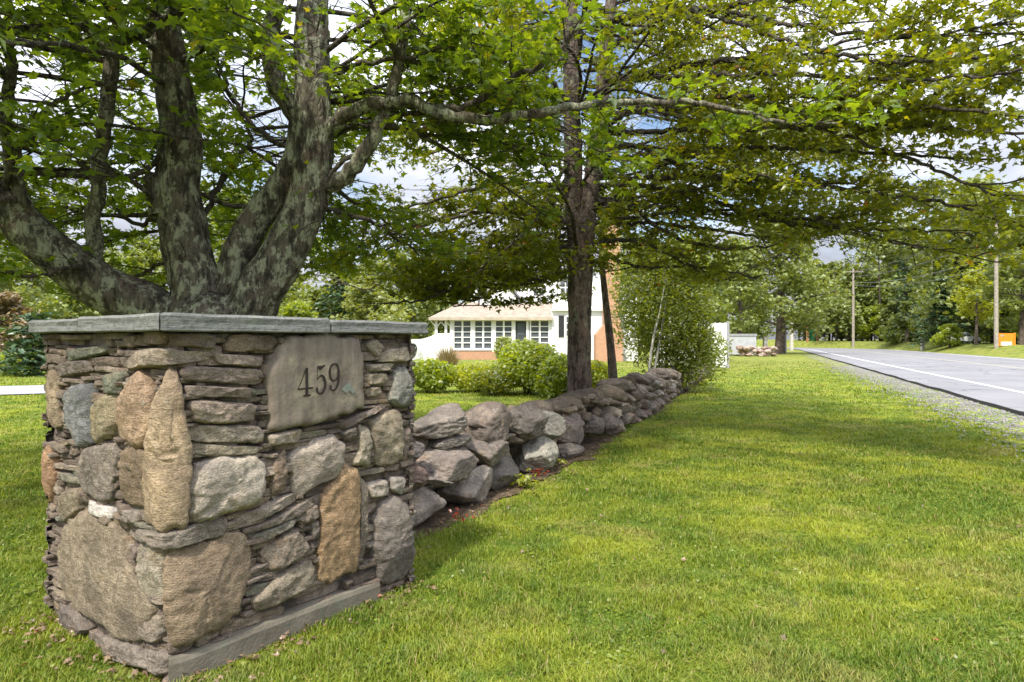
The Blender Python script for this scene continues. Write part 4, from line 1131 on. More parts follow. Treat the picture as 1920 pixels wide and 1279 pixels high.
sprays(1400, 1900, 10, 420, 18, lambda: (1, gc.r.uniform(-.7, .5), gc.r.uniform(-.12, .15)), 1.4, 2.6, 12, .85)
lp = np.array(gc.lp); lh = np.array(gc.lh)
lx = 960 + lp[:, 0] / np.maximum(lp[:, 1], .3) * F; ly = 639.5 - (lp[:, 2] - EYE) / np.maximum(lp[:, 1], .3) * F
thin = np.where((lx > 640) & (lx < 1250) & (ly > 380), 1.0, np.where(lx > 1250, .92, .76))     # fuller on the low house side and toward the road
km = keep_mask(lp, gc.r) & (gc.r.uniform(0, 1, len(lp)) < thin) & (lp[:, 2] > 1.75) & ((lp[:, 1] > 1.6) | (lp[:, 2] > 3.2))
lp, lh = lp[km], lh[km]
gc.tw.build('twigs', M['bark_twig'], mid, smooth=True, kind='stuff')
link('crown', leaf_mesh('crown', lp, .086, M['leaf_maple'], r=gc.r, heading=lh, tilt=.68), mid)
print('middle leaves', len(lp))

# slim tree beside it
b2 = P(1150, 639.5, 13.2); b2.z = 0
slim = thing('slim_tree', 'slim leaning young tree between the twin-stemmed maple and the tall willowy shrub', 'tree', b2)
a = Acc(); tube(a, [(b2.x + .02, b2.y, -.05), tuple(P(1150, 715, 13.2)), tuple(P(1144, 640, 13.2)), tuple(P(1135, 560, 13.2)), tuple(P(1128, 480, 13.2)), tuple(P(1128, 380, 13.2))], [.12, .10, .08, .07, .055, .025], 14, .1, .06)
a.build('trunk', M['bark_brown'], slim, smooth=True)
gs = Grower(5)
for k in range(16):
    az = gs.r.uniform(0, 6.28); p = np.array(P(1128, 480, 13.2)) + np.array([0, 0, gs.r.uniform(-.5, 1.2)])
    gs.bough(p, (math.cos(az), math.sin(az), .2), gs.r.uniform(.9, 1.7), .015, 6, .5, 3)
lp = np.array(gs.lp); lp = lp[keep_mask(lp, gs.r)]
gs.tw.build('twigs', M['bark_twig'], slim, smooth=True, kind='stuff')
link('crown', leaf_mesh('crown', lp, .10, M['leaf_maple'], r=gs.r), slim)

# ------------------------------------------------------------------ shrubs and hedge
def blob_points(r, n, center, rad, lump=.35, shell=.55):
    """points in an uneven, clumpy crown volume"""
    D = r.normal(size=(n, 3)); D /= np.linalg.norm(D, axis=1)[:, None]
    nl = 26
    LC = r.normal(size=(nl, 3)); LC /= np.linalg.norm(LC, axis=1)[:, None]
    amp = r.uniform(.2, 1, nl)
    k = np.exp((D @ LC.T - 1) * 9) @ amp
    rr = (1 - lump) + lump * np.clip(k, 0, 1.3)
    t = shell + (1 - shell) * r.uniform(0, 1, n) ** .6
    return np.asarray(center) + D * (rr * t)[:, None] * np.asarray(rad)
def shrub(name, label, cat, px, d, hgt, rx, mat, n, size, shape=(OVAL, OVAL_T), stems=6, group=None, ry=None, tilt=.9, seed=1, z0=0.0, stem_mat='bark_twig', low=.1):
    r = np.random.default_rng(seed)
    b = P(px, 639.5, d); b.z = float(ground_z(b.x, b.y)) + z0
    t = thing(name, label, cat, b, group)
    a = Acc()
    for k in range(stems):
        az = r.uniform(0, 6.28)
        tip = np.array(b) + np.array([math.cos(az) * rx * .55, math.sin(az) * rx * .5, hgt * r.uniform(.6, .9)])
        o = np.array([math.cos(az) * .08, math.sin(az) * .08, -.03])
        m = np.array(b) * .5 + tip * .5 + np.array([0, 0, hgt * .1])
        tube(a, [np.array(b) + o, m, tip], [.018 + hgt * .006, .012 + hgt * .003, .004], 5, .2)
    a.build('stems', M[stem_mat], t, smooth=True)
    pts = blob_points(r, n, (b.x, b.y, b.z + hgt * (.5 + low / 2)), (rx, ry or rx, hgt * (.5 - low / 2) * 1.12))
    pts = pts[pts[:, 2] > b.z + .03]
    link('foliage', leaf_mesh('foliage', pts, size, M[mat], shape, tilt, r=r), t)
    return t
HB = 'garden bushes in front of the white house'
shrub('garden_bush', 'low rounded green bush nearest the pillar in front of white house', 'bush', 805, 18.0, .92, .85, 'leaf_bright', 3000, .12, seed=31, group=HB)
shrub('garden_bush', 'yellowish low bush left of the tallest bright garden bush', 'bush', 893, 18.3, .86, .80, 'leaf_yellow', 2400, .11, seed=32, group=HB)
shrub('garden_bush', 'tallest bright green bush below the porch door', 'bush', 990, 17.6, 1.45, .95, 'leaf_bright', 4600, .13, seed=33, group=HB)
shrub('garden_bush', 'bright green bush against the twin-stemmed maple trunk', 'bush', 1050, 16.4, 1.15, .75, 'leaf_bright', 3400, .12, seed=34, group=HB)
shrub('garden_bush', 'small dark green bush low between two bright bushes', 'bush', 925, 17.0, .68, .6, 'leaf_maple', 1900, .10, seed=35, group=HB)
shrub('garden_bush', 'low yellow-green bush glimpsed between the two trunks behind the wall', 'bush', 1115, 16.0, 1.0, .5, 'leaf_yellow', 1600, .11, seed=36, group=HB)
shrub('garden_bush', 'small grey green bush against the porch windows', 'bush', 948, 36.0, 1.75, .6, 'leaf_pale', 900, .18, seed=37, group=HB)
# rusty ornamental grass
b = P(840, 639.5, 28.0); b.z = 0
t = thing('ornamental_grass', 'rusty pink clump of tall ornamental grass before the porch', 'ornamental grass', b)
r = np.random.default_rng(3); a = Acc()
for k in range(330):
    az = r.uniform(0, 6.28); sp = r.uniform(.1, .75); h = r.uniform(.7, 1.35)
    p0 = np.array(b) + np.array([math.cos(az) * .2 * sp, math.sin(az) * .2 * sp, 0]); p2 = np.array(b) + np.array([math.cos(az) * sp, math.sin(az) * sp, h * (1.1 - .4 * sp)])
    pm = (p0 + p2) / 2 + np.array([0, 0, .18]); wv_ = np.array([.014, .0, 0])
    a.add([p0 - wv_, p0 + wv_, pm + wv_, pm - wv_, p2], [(0, 1, 2, 3)], [(3, 2, 4)], r.uniform())
a.build('blades', M['leaf_rust'], t)
# willowy shrub by the wall
b = P(1243, 639.5, 17.6); b.z = 0
ws = thing('willowy_shrub', 'tall dark olive shrub with thin pale stems leaning over the stone wall', 'shrub', b)
r = np.random.default_rng(8); a = Acc(); gw = Grower(77)
for k, (xs) in enumerate(([(1215, 700), (1224, 640), (1238, 580), (1250, 510)], [(1222, 705), (1235, 650), (1249, 560), (1252, 480)], [(1260, 700), (1275, 620), (1300, 540)], [(1240, 700), (1225, 620), (1200, 540)], [(1245, 700), (1262, 560), (1285, 470)], [(1270, 700), (1310, 640), (1330, 560)], [(1230, 700), (1200, 640), (1182, 580)])):
    pts = [np.array(P(x, y, 17.2 + .3 * k)) for x, y in xs]; pts[0][2] = min(pts[0][2], .3); pts = [pts[0] - np.array([0, 0, .4])] + pts
    tube(a, pts, np.linspace(.055, .012, len(pts)), 7, .2, .04)
a.build('stems', M['bark_pale'], ws, smooth=True)
pts = np.concatenate([blob_points(r, 9000, (b.x + .35, b.y + .5, 2.2), (1.55, 1.3, 2.1), .4, .35), blob_points(r, 3800, (b.x + .9, b.y + .4, 1.2), (1.0, 1.0, 1.2), .4, .3), blob_points(r, 3500, (b.x - .35, b.y + .9, 2.6), (1.1, 1.1, 1.6), .4, .3), blob_points(r, 5200, (b.x + .25, b.y + .6, 3.5), (1.6, 1.4, 1.25), .55, .15)])
pts = pts[pts[:, 2] > .1]
link('foliage', leaf_mesh('foliage', pts, .135, M['leaf_willow'], (NARROW * np.array([1.5, 1, 1]), OVAL_T), .9, r=r), ws)
# plants at the wall foot
def small_plant(name, label, cat, px, py, mat, n, size, rad, hgt, seed):
    d = EYE * F / (py - 639.5); b = P(px, py, d); b.z = 0
    t = thing(name, label, cat, b); r = np.random.default_rng(seed); a = Acc()
    for k in range(5):
        az = r.uniform(0, 6.28); tube(a, [np.array(b), np.array(b) + np.array([math.cos(az) * rad * .3, math.sin(az) * rad * .3, hgt * .5]), np.array(b) + np.array([math.cos(az) * rad * .7, math.sin(az) * rad * .7, hgt * .8])], [.004, .003, .002], 4, .05)
    a.build('stems', M['bark_twig'], t, smooth=True)
    pts = np.array(b) + r.normal(size=(n, 3)) * np.array([rad * .5, rad * .5, hgt * .28]) + np.array([0, 0, hgt * .55]); pts = pts[pts[:, 2] > .01]
    link('foliage', leaf_mesh('foliage', pts, size, M[mat], (OVAL, OVAL_T), .6, r=r), t)
small_plant('weed_plant', 'small yellow-green leafy weed at the foot of the dry stone wall', 'plant', 985, 915, 'leaf_yellow', 70, .065, .15, .15, 1)
small_plant('weed_plant', 'small yellow weed under the pale wall boulder', 'plant', 1045, 872, 'leaf_yellow', 30, .05, .10, .08, 2)
small_plant('red_plant', 'low red-leaved plant beside the first boulder past the pillar', 'plant', 862, 975, 'leaf_red', 14, .05, .12, .09, 3)
small_plant('red_plant', 'dark red low plant near the yellow-green weed at the wall foot', 'plant', 1012, 893, 'leaf_red', 26, .05, .10, .08, 4)

# ------------------------------------------------------------------ white house
HD = 50.0
def hx(px, d=HD): return (px - 960) / F * d
def hz(py, d=HD): return EYE - (py - 639.5) / F * d
house = thing('farmhouse', 'white clapboard farmhouse with glazed porch, brown hipped porch roof and brick chimney', 'house', (0, HD, 0))
a = Acc(); a.box(hx(884, 54), hx(1128, 54), 54, 63, 0, 7.6)                                       # main block
a.prism([(hx(884, 54), 7.6), (hx(1128, 54), 7.6), (hx(1128, 54), 7.61), (hx(884, 54), 7.61)], 54, 63)
a.build('wall', M['white_clapboard'], house)
a = Acc(); x0, x1 = hx(884, 54) - .35, hx(1128, 54) + .35                                          # main roof, ridge along x
a.add([(x0, 53.5, 7.45), (x1, 53.5, 7.45), (x1, 58.5, 10.6), (x0, 58.5, 10.6), (x0, 63.5, 7.45), (x1, 63.5, 7.45)], [(0, 1, 2, 3), (3, 2, 5, 4)], [(0, 3, 4), (1, 5, 2)])
a.build('roof', M['roof_grey'], house)
a = Acc(); gx0, gx1, gxc = hx(900, 53), hx(968, 53), hx(932, 53)                                 # front gable wall
a.prism([(gx0, 0), (gx1, 0), (gx1, hz(556, 53)), (gxc, hz(518, 53)), (gx0, hz(556, 53))], 53, 54.6); a.build('gable_wall', M['white_clapboard'], house)
a = Acc(); zt, zb = hz(514, 53), hz(560, 53)
for xe in (gx0 - .3, gx1 + .3): a.add([(gxc, 52.7, zt), (xe, 52.7, zb), (xe, 57.5, zb), (gxc, 57.5, zt), (gxc, 52.7, zt + .18), (xe, 52.7, zb + .18), (xe, 57.5, zb + .18), (gxc, 57.5, zt + .18)], [(0, 1, 2, 3), (7, 6, 5, 4), (0, 4, 5, 1), (1, 5, 6, 2), (3, 2, 6, 7)])
a.build('gable_roof', M['roof_grey'], house)
# glazed porch
PX0, PX1 = hx(846), hx(1034)
a = Acc(); a.box(PX0, PX1, HD + .02, 54, .0, hz(658)); a.build('porch_base', M['brick'], house)
a = Acc(); a.box(PX0, PX1, HD + .30, 53.9, hz(658), hz(593)); a.build('porch_interior', M['window_glass'], house)
fr = Acc()
fr.box(PX0, PX1, HD - .04, HD + .28, hz(657), hz(653)); fr.box(PX0, PX1, HD - .04, HD + .28, hz(602), hz(594))
bays = [(849, 885), (888, 924), (927, 962), (993, 1031)]
zb_, zt_ = hz(653), hz(602)
for bx0, bx1 in bays:
    t = link('window', None, house) if False else None
    f = Acc()
    X0, X1 = hx(bx0), hx(bx1); xc = (X0 + X1) / 2
    for xa, xb in ((X0, X0 + .12), (xc - .07, xc + .07), (X1 - .12, X1)): f.box(xa, xb, HD, HD + .2, zb_, zt_)
    for k in range(1, 5):
        zz = zb_ + (zt_ - zb_) * k / 5
        for xa, xb in ((X0 + .12, xc - .07), (xc + .07, X1 - .12)): f.box(xa, xb, HD + .06, HD + .14, zz - .035, zz + .035)
    wn_ = f.build('window', M['white_trim'], house)
    gp = Acc(); gp.box(X0 + .1, X1 - .1, HD + .15, HD + .17, zb_, zt_); gp.build('pane', M['window_glass'], wn_)
for px in (847, 886, 925.5, 964, 989, 1032): fr.box(hx(px) - .10, hx(px) + .10, HD - .03, HD + .29, zb_, zt_)
fr.build('porch_frame', M['white_trim'], house)
a = Acc(); a.box(hx(968), hx(985), HD + .12, HD + .2, hz(657), hz(604)); dr = a.build('door', M['dark_door'], house)
a = Acc(); a.box(hx(970), hx(983), HD + .10, HD + .118, hz(628), hz(607)); a.build('pane', M['window_glass'], dr)
# open porch at the left end
a = Acc()
for px in (818, 836, 846): a.box(hx(px) - .10, hx(px) + .10, HD - .05, HD + .15, 0.1, hz(598))
for px, sgn in ((818, 1), (836, -1), (846, -1), (818, -1)):
    a.prism([(hx(px), hz(612)), (hx(px) + sgn * .45, hz(600)), (hx(px) + sgn * .55, hz(600)), (hx(px), hz(616))], HD + .0, HD + .08)
a.build('porch_posts', M['white_trim'], house)
a = Acc(); a.box(hx(817), hx(845), HD - .1, HD + .06, .1, hz(625)); a.build('porch_half_wall', M['white_clapboard'], house)
# hipped porch roof
a = Acc(); e0, e1 = hx(805), hx(1036); ez = hz(596)
rt = hz(568, 53.6)
a.add([(e0, HD - .5, ez), (e1, HD - .5, ez), (hx(1036, 53.6), 53.6, rt), (hx(862, 53.6), 53.6, rt), (e0, 54.2, ez), (e0, HD - .5, ez - .16), (e1, HD - .5, ez - .16), (e0, 54.2, ez - .16), (e1, 53.6, ez - .16)],
      [(0, 1, 2, 3), (5, 6, 1, 0), (7, 5, 0, 4), (5, 7, 8, 6), (6, 8, 2, 1)], [(4, 0, 3)])
a.build('porch_roof', M['shingle'], house)
a = Acc(); a.box(e0 + .02, e1, HD - .56, HD - .505, ez - .2, ez + .02); a.build('fascia', M['gravel_tan'], house)
# wing right of the porch, with shutter
a = Acc(); a.box(PX1 + .01, hx(1128), HD - .2, 54, 0, hz(583)); a.build('wing_wall', M['white_clapboard'], house)
a = Acc(); a.prism([(PX1 - .1, 0), (PX1 - .1, .0)] if False else [(PX1, hz(583)), (hx(1128) + .3, hz(583)), (hx(1128) + .3, hz(579)), (PX1, hz(579))], HD - .5, 54); a.build('wing_eave', M['white_trim'], house)
for px in (1052, 1098):
    a = Acc(); a.box(hx(px - 5), hx(px + 5), HD - .26, HD - .203, hz(632), hz(592)); a.build('shutter', M['dark_shutter'], house)
a = Acc(); a.box(hx(1060), hx(1090), HD - .25, HD - .204, hz(632), hz(592)); wn_ = a.build('window', M['white_trim'], house)
a = Acc()
for i in range(2):
    for j in range(3):
        xa = hx(1061.5) + i * hx(960 + 14.2); za = hz(631) + j * (hz(593) - hz(631)) / 3
        a.box(xa, xa + (12.6 / 24), HD - .262, HD - .252, za + .05, za + .48)
a.build('pane', M['window_glass'], wn_)
a = Acc()
for px, z_ in ((1010, 5.2), (1060, 5.2), (1100, 5.2)):
    a2 = Acc(); a2.box(hx(px, 54) - .5, hx(px, 54) + .5, 53.93, 53.995, z_, z_ + 1.5); wn_ = a2.build('window', M['white_trim'], house)
    a2 = Acc()
    for i in range(2):
        for j in range(2): a2.box(hx(px, 54) - .42 + i * .46, hx(px, 54) - .04 + i * .46, 53.91, 53.925, z_ + .08 + j * .72, z_ + .70 + j * .72)
    a2.build('pane', M['window_glass'], wn_)
# chimney
CD = 45.5
a = Acc()
a.box(hx(1133, CD), hx(1163, CD), CD, CD + 1.0, 0, hz(398, CD)); a.box(hx(1130.5, CD), hx(1165.5, CD), CD - .08, CD + 1.08, hz(398, CD), hz(391, CD)); a.box(hx(1117, CD), hx(1168, CD), CD - .06, CD + 1.12, 0, 1.9)
a.prism([(hx(1117, CD), 1.9), (hx(1168, CD), 1.9), (hx(1163.5, CD), 2.6), (hx(1132.5, CD), 2.6)], CD - .05, CD + 1.1)
a.box(hx(1140, CD), hx(1156, CD), CD + .25, CD + .75, hz(391, CD), hz(386, CD))
a.build('chimney', M['brick'], house)
a = Acc(); a.box(hx(1128) - .0, hx(1180), CD + 1.1, 58, 0, 5.6); a.build('side_wall', M['white_clapboard'], house)
# low white fence beside the porch with a wreath
a = Acc()
fd = 46.0
for k in range(16):
    xa = hx(760, fd) + k * (hx(817, fd) - hx(760, fd)) / 16
    a.box(xa, xa + .125, fd, fd + .03, .05, hz(636 - 9 * max(0, (k - 7) / 8) ** 1.5, fd))
fn = thing('board_fence', 'low white board fence with rising top at the porch end', 'fence', (hx(790, fd), fd, 0))
a.build('boards', M['white_trim'], fn)
a = Acc(); a.box(hx(760, fd), hx(817, fd), fd + .031, fd + .08, .3, .42); a.box(hx(760, fd), hx(817, fd), fd + .031, fd + .08, 1.0, 1.1); a.build('rails', M['white_trim'], fn)
a = Acc(); th = np.linspace(0, 2 * math.pi, 22, endpoint=True); tube(a, [(hx(775, fd) + .22 * math.cos(t_), fd - .06, hz(653, fd) + .30 * math.sin(t_)) for t_ in th], [.055] * 22, 7, resample=False, rough=.0)
a.build('wreath', M['wreath_dark'], None, smooth=True, label='dark oval wreath hanging on the white board fence', cat='wreath')
# white board fence by the road end of the wall
fd = 34.0
fn = thing('privacy_fence', 'tall white board fence half hidden by the willowy shrub at the wall end', 'fence', (hx(1300, fd), fd, 0))
a = Acc()
x0, x1 = hx(1228, fd), hx(1363, fd); nb = 26
for k in range(nb):
    xa = x0 + k * (x1 - x0) / nb; a.box(xa, xa + (x1 - x0) / nb - .012, fd, fd + .03, .06, 2.40 + .02 * (k % 2))
a.build('boards', M['white_trim'], fn)
a = Acc(); a.box(x0, x1, fd + .031, fd + .09, .5, .62); a.box(x0, x1, fd + .031, fd + .09, 1.9, 2.02); a.build('rails', M['white_trim'], fn)
a = Acc(); a.box(x1 + .002, x1 + .12, fd - .02, fd + .1, 0, 2.5); a.build('post', M['grey_board'], fn)
shrub('leggy_shrub', 'sparse leggy shrub growing in front of the tall white fence', 'shrub', 1335, 31.5, 2.2, 1.0, 'leaf_wood', 420, .16, seed=61, stems=9)
# grey box and rubble wall across the drive
gd = 62.0
bx = thing('storage_box', 'plain pale grey storage box with flat lid standing left of the rubble pile', 'storage box', (hx(1392, gd), gd, 0))
a = Acc(); a.box(hx(1366, gd), hx(1418, gd), gd, gd + 1.6, .15, hz(630, gd)); a.build('body', M['grey_metal'], bx)
a = Acc(); a.box(hx(1365, gd), hx(1419, gd), gd - .06, gd + 1.66, hz(630, gd) + .002, hz(626, gd)); a.build('lid', M['grey_board'], bx)
for px in (1372, 1412):
    a = Acc(); a.box(hx(px, gd) - .12, hx(px, gd) + .12, gd + .1, gd + 1.5, 0, .148); a.build('skid', M['grey_board'], bx)
rb = thing('rubble_pile', 'low heap of pinkish brown rubble stones at the far edge of lawn', 'stone pile', (hx(1420, 60), 60, 0))
r = np.random.default_rng(91)
for k in range(46):
    row = k % 3; px = r.uniform(1384, 1456)
    sz = r.uniform(.22, .36)
    V, T = boulder((hx(px, 60), 60 + r.uniform(-.3, .5), .18 + row * .30), (sz, sz * .9, sz * .7), 400 + k, ICO2)
    link('stone', nmesh('stone', V, [T], [M['stone']]), rb, color=random.choice([(.34,.24,.21), (.42,.36,.33), (.27,.20,.17), (.44,.34,.30)]))

# ------------------------------------------------------------------ roadside furniture
def gz(x, y): return float(ground_z(x, y))
def pole(px, d, ytop, label, rbase=.16, arm=None, trans=False, mat='wood_pole', lean=0.0, name='utility_pole', cat='utility pole'):
    b = P(px, 639.5, d); b.z = gz(b.x, b.y)
    t = thing(name, label, cat, b)
    top = P(px + lean, ytop, d)
    a = Acc(); tube(a, [(b.x, b.y, b.z - .1), tuple((np.array(b) + np.array(top)) / 2), tuple(top)], [rbase, rbase * .88, rbase * .72], 12, 1.0); a.build('post', M[mat], t, smooth=True)
    if arm:
        for dz in arm:
            a = Acc(); a.box(top.x - 1.7, top.x + 1.7, d - rbase - .1, d - rbase + .0, top.z - dz - .07, top.z - dz + .07); ar = a.build('crossarm', M[mat], t)
            for k in (-1.5, -.6, .6, 1.5):
                a = Acc(); tube(a, [(top.x + k, d - rbase - .05, top.z - dz + .07), (top.x + k, d - rbase - .05, top.z - dz + .24)], [.045, .03], 6, 1); a.build('insulator', M['grey_metal'], ar, smooth=True)
    if trans:
        a = Acc(); cx, cz = top.x - .56, P(0, 468, d).z
        tube(a, [(cx, d, cz - .55), (cx, d, cz + .45)], [.36, .36], 16, .5); a.build('transformer', M['transformer'], t, smooth=True)
    return top
T1 = pole(1868, 64, 392, 'tall weathered utility pole with grey transformer standing beside the orange sign', .20, None, True)
T2 = pole(1600, 118, 504, 'utility pole with crossarm near the top beside the far bend', .24, [.6])
T3 = pole(1747, 108, 470, 'thin utility pole farther off among the woods without crossarm', .14, None)
a = Acc()
def wirepts(A, B, sag): return [tuple(np.array(A) * (1 - t) + np.array(B) * t - np.array([0, 0, sag * 4 * t * (1 - t)])) for t in np.linspace(0, 1, 14)]
END1 = Vector((T1.x + 34, T1.y - 38, T1.z + 1.0))
for k, (dz, off) in enumerate(((.9, .0), (2.6, .1), (4.6, 0), (5.6, .1))):
    a = Acc()
    tube(a, wirepts((T1.x + off, T1.y - .22, T1.z - dz), (T2.x + off, T2.y - .3, T2.z - dz * .55), .9), [.03] * 14, 5, resample=False)
    tube(a, wirepts((T1.x + off, T1.y - .22, T1.z - dz), (END1.x, END1.y, END1.z - dz), .9), [.03] * 14, 5, resample=False)
    a.build('power_line', M['wire'], None, smooth=True, label='thin dark overhead cables strung between the roadside utility poles', cat='cable', group='overhead cables between the utility poles')
# orange sign on the bank
sd_ = 64.0; b = P(1888, 650, sd_); zg = gz(b.x, b.y)
sg = thing('roadside_sign', 'orange framed roadside sign board with white panel on the grass bank', 'sign', (b.x, b.y, zg))
for px in (1872, 1903):
    a = Acc(); a.box(hx(px, sd_) - .07, hx(px, sd_) + .07, sd_, sd_ + .12, zg - .05, hz(624, sd_)); a.build('post', M['sign_orange'], sg)
a = Acc(); a.box(hx(1874, sd_), hx(1901, sd_), sd_ + .02, sd_ + .08, hz(649, sd_), hz(625, sd_)); a.build('board', M['sign_orange'], sg)
a = Acc(); a.box(hx(1877, sd_), hx(1897, sd_), sd_ - .005, sd_ + .018, hz(648, sd_), hz(641, sd_)); a.build('panel', M['sign_white'], sg)
a = Acc(); a.box(hx(1876, sd_), hx(1883, sd_), sd_ - .004, sd_ + .018, hz(631, sd_), hz(628, sd_)); a.build('panel', M['line_yellow'], sg)
# small posts
def post(px, d, ytop, wpx, mat, label, name='marker_post', cat='post'):
    b = P(px, 639.5, d); zg = gz(b.x, b.y); wv_ = wpx / F * d / 2
    a = Acc(); a.box(b.x - wv_, b.x + wv_, d - wv_, d + wv_, zg - .05, hz(ytop, d)); a.box(b.x - wv_ * 1.15, b.x + wv_ * 1.15, d - wv_ * 1.15, d + wv_ * 1.15, hz(ytop, d) + .001, hz(ytop, d) + .06)
    return a.build(name, M[mat], None, label=label, cat=cat)
post(1730, 88, 636, 5, 'wood_post', 'pale square marker post standing by the far side of road')
post(1627, 117, 643, 3, 'wood_post', 'short pale marker post at the right foot of the crossarm pole')
post(1655, 117, 642, 3, 'wood_post', 'short pale marker post midway between crossarm pole and square marker post')
post(1514, 134, 612, 3.2, 'wood_rust', 'rusty orange post left of the green roadside panel')
post(1533, 134, 612, 3.2, 'wood_rust', 'rusty orange post right of the green roadside panel')
post(1484, 96, 606, 5, 'wood_post', 'tall pale post at the edge of the far lawn', 'tall_post')
post(1435, 66, 632, 7, 'wood_post', 'short pale post rising behind the rubble pile')
post(1472, 80, 600, 4, 'grey_board', 'grey tall post beside the dark roadside maple trunk', 'tall_post')
a = Acc(); d = 134; a.box(hx(1518, d), hx(1529, d), d, d + .1, gz(hx(1523, d), d), hz(613, d)); a.build('green_panel', plain('panel_green', (.03, .16, .07), .6, .1, 3), None, label='narrow dark green panel standing between two rusty posts', cat='panel')
b = P(1545, 640, 134); zg = gz(b.x, b.y)
mb = thing('mailbox', 'pale mailbox on a thin post beside the far bend', 'mailbox', (b.x, b.y, zg))
a = Acc(); a.box(b.x - .07, b.x + .07, 134, 134.14, zg - .05, hz(639, 134)); a.build('post', M['wood_post'], mb)
a = Acc(); w2 = 3.6 / F * 134
a.prism([(b.x - w2, hz(639, 134)), (b.x + w2, hz(639, 134)), (b.x + w2, hz(634, 134)), (b.x + w2 * .5, hz(632, 134)), (b.x - w2 * .5, hz(632, 134)), (b.x - w2, hz(634, 134))], 133.7, 134.5); a.build('box', M['sign_white'], mb)
# parked car among the trees on the right
cd_ = 82.0; b = P(1808, 640, cd_); zg = gz(b.x, b.y)
car = thing('parked_car', 'pale parked car half hidden by bushes left of the orange sign', 'car', (b.x, b.y, zg))
a = Acc(); cx = b.x
prof = [(-2.1, .35), (2.1, .35), (2.15, .62), (2.0, .85), (1.15, .95), (.55, 1.42), (-.9, 1.45), (-1.6, .98), (-2.1, .9), (-2.18, .6)]
a.prism([(cx + x, zg + z) for x, z in prof], cd_, cd_ + 1.7); a.build('body', M['car_white'], car)
a = Acc(); a.prism([(cx + x, zg + z) for x, z in [(-1.45, .98), (1.0, .97), (.52, 1.36), (-.86, 1.38)]], cd_ - .012, cd_ + .1); a.build('window', M['window_glass'], car)
for wx in (-1.35, 1.35):
    a = Acc(); tube(a, [(cx + wx, cd_ - .03, zg + .33), (cx + wx, cd_ + .22, zg + .33)], [.33, .33], 18, 1, resample=False)
    a.add([(cx + wx + .33 * math.cos(t_), cd_ - .031, zg + .33 + .33 * math.sin(t_)) for t_ in np.linspace(0, 6.283, 18, endpoint=False)] + [(cx + wx, cd_ - .05, zg + .33)], None, [(i, (i + 1) % 18, 18) for i in range(18)])
    wh = a.build('wheel', M['tyre'], car, smooth=False)
    a = Acc(); a.add([(cx + wx + .19 * math.cos(t_), cd_ - .045, zg + .33 + .19 * math.sin(t_)) for t_ in np.linspace(0, 6.283, 14, endpoint=False)] + [(cx + wx, cd_ - .07, zg + .33)], None, [(i, (i + 1) % 14, 14) for i in range(14)]); a.build('rim', M['grey_metal'], wh)

# ------------------------------------------------------------------ trees farther off
def broadleaf(name, label, px, d, ytop, wpx, mat, seed, n=5200, size=.34, bark='bark_brown', low=.22, group=None, ybase=None, trunk_r=None):
    r = np.random.default_rng(seed)
    b = P(px, 639.5, d); b.z = gz(b.x, b.y)
    H = hz(ytop, d) - b.z; W = wpx / F * d / 2
    t = thing(name, label, 'tree', b, group)
    a = Acc(); tr = trunk_r or max(.10, H * .017)
    tube(a, [(b.x, b.y, b.z - .1), (b.x + r.normal(0, .1), b.y, b.z + H * .4), (b.x + r.normal(0, .2), b.y, b.z + H * .85)], [tr * 1.2, tr * .8, tr * .25], 9, .8, .05)
    pts = []
    nb = int(9 + H * .7)
    for k in range(nb):
        f = low + (1 - low) * (k + .5) / nb; az = k * 2.4 + r.uniform(-.5, .5)
        prof = math.sin(math.pi * min(1, (.12 + .88 * (f - low) / (1 - low)) ** .75)) ** .7 if f < .97 else .25
        L_ = W * prof * r.uniform(.55, 1.0)
        s0 = np.array([b.x, b.y, b.z + H * f * .88]); e = s0 + np.array([math.cos(az) * L_, math.sin(az) * L_, H * .10 * r.uniform(.2, 1)])
        tube(a, [s0, (s0 + e) / 2 + np.array([0, 0, .1]), e], [tr * .35, tr * .2, tr * .06], 5, 1.0)
        cr = max(W * .28, L_ * .5) * r.uniform(.8, 1.2)
        pts.append(blob_points(r, n // nb, s0 * .3 + e * .7, (cr * 1.15, cr * 1.15, cr * .75), .55, .2))
    a.build('trunk', M[bark], t, smooth=True)
    pts = np.concatenate(pts); pts = pts[pts[:, 2] > b.z + .3]
    link('crown', leaf_mesh('crown', pts, size, M[mat], (CLUMP, CLUMP_T), .8, r=r), t)
    return t
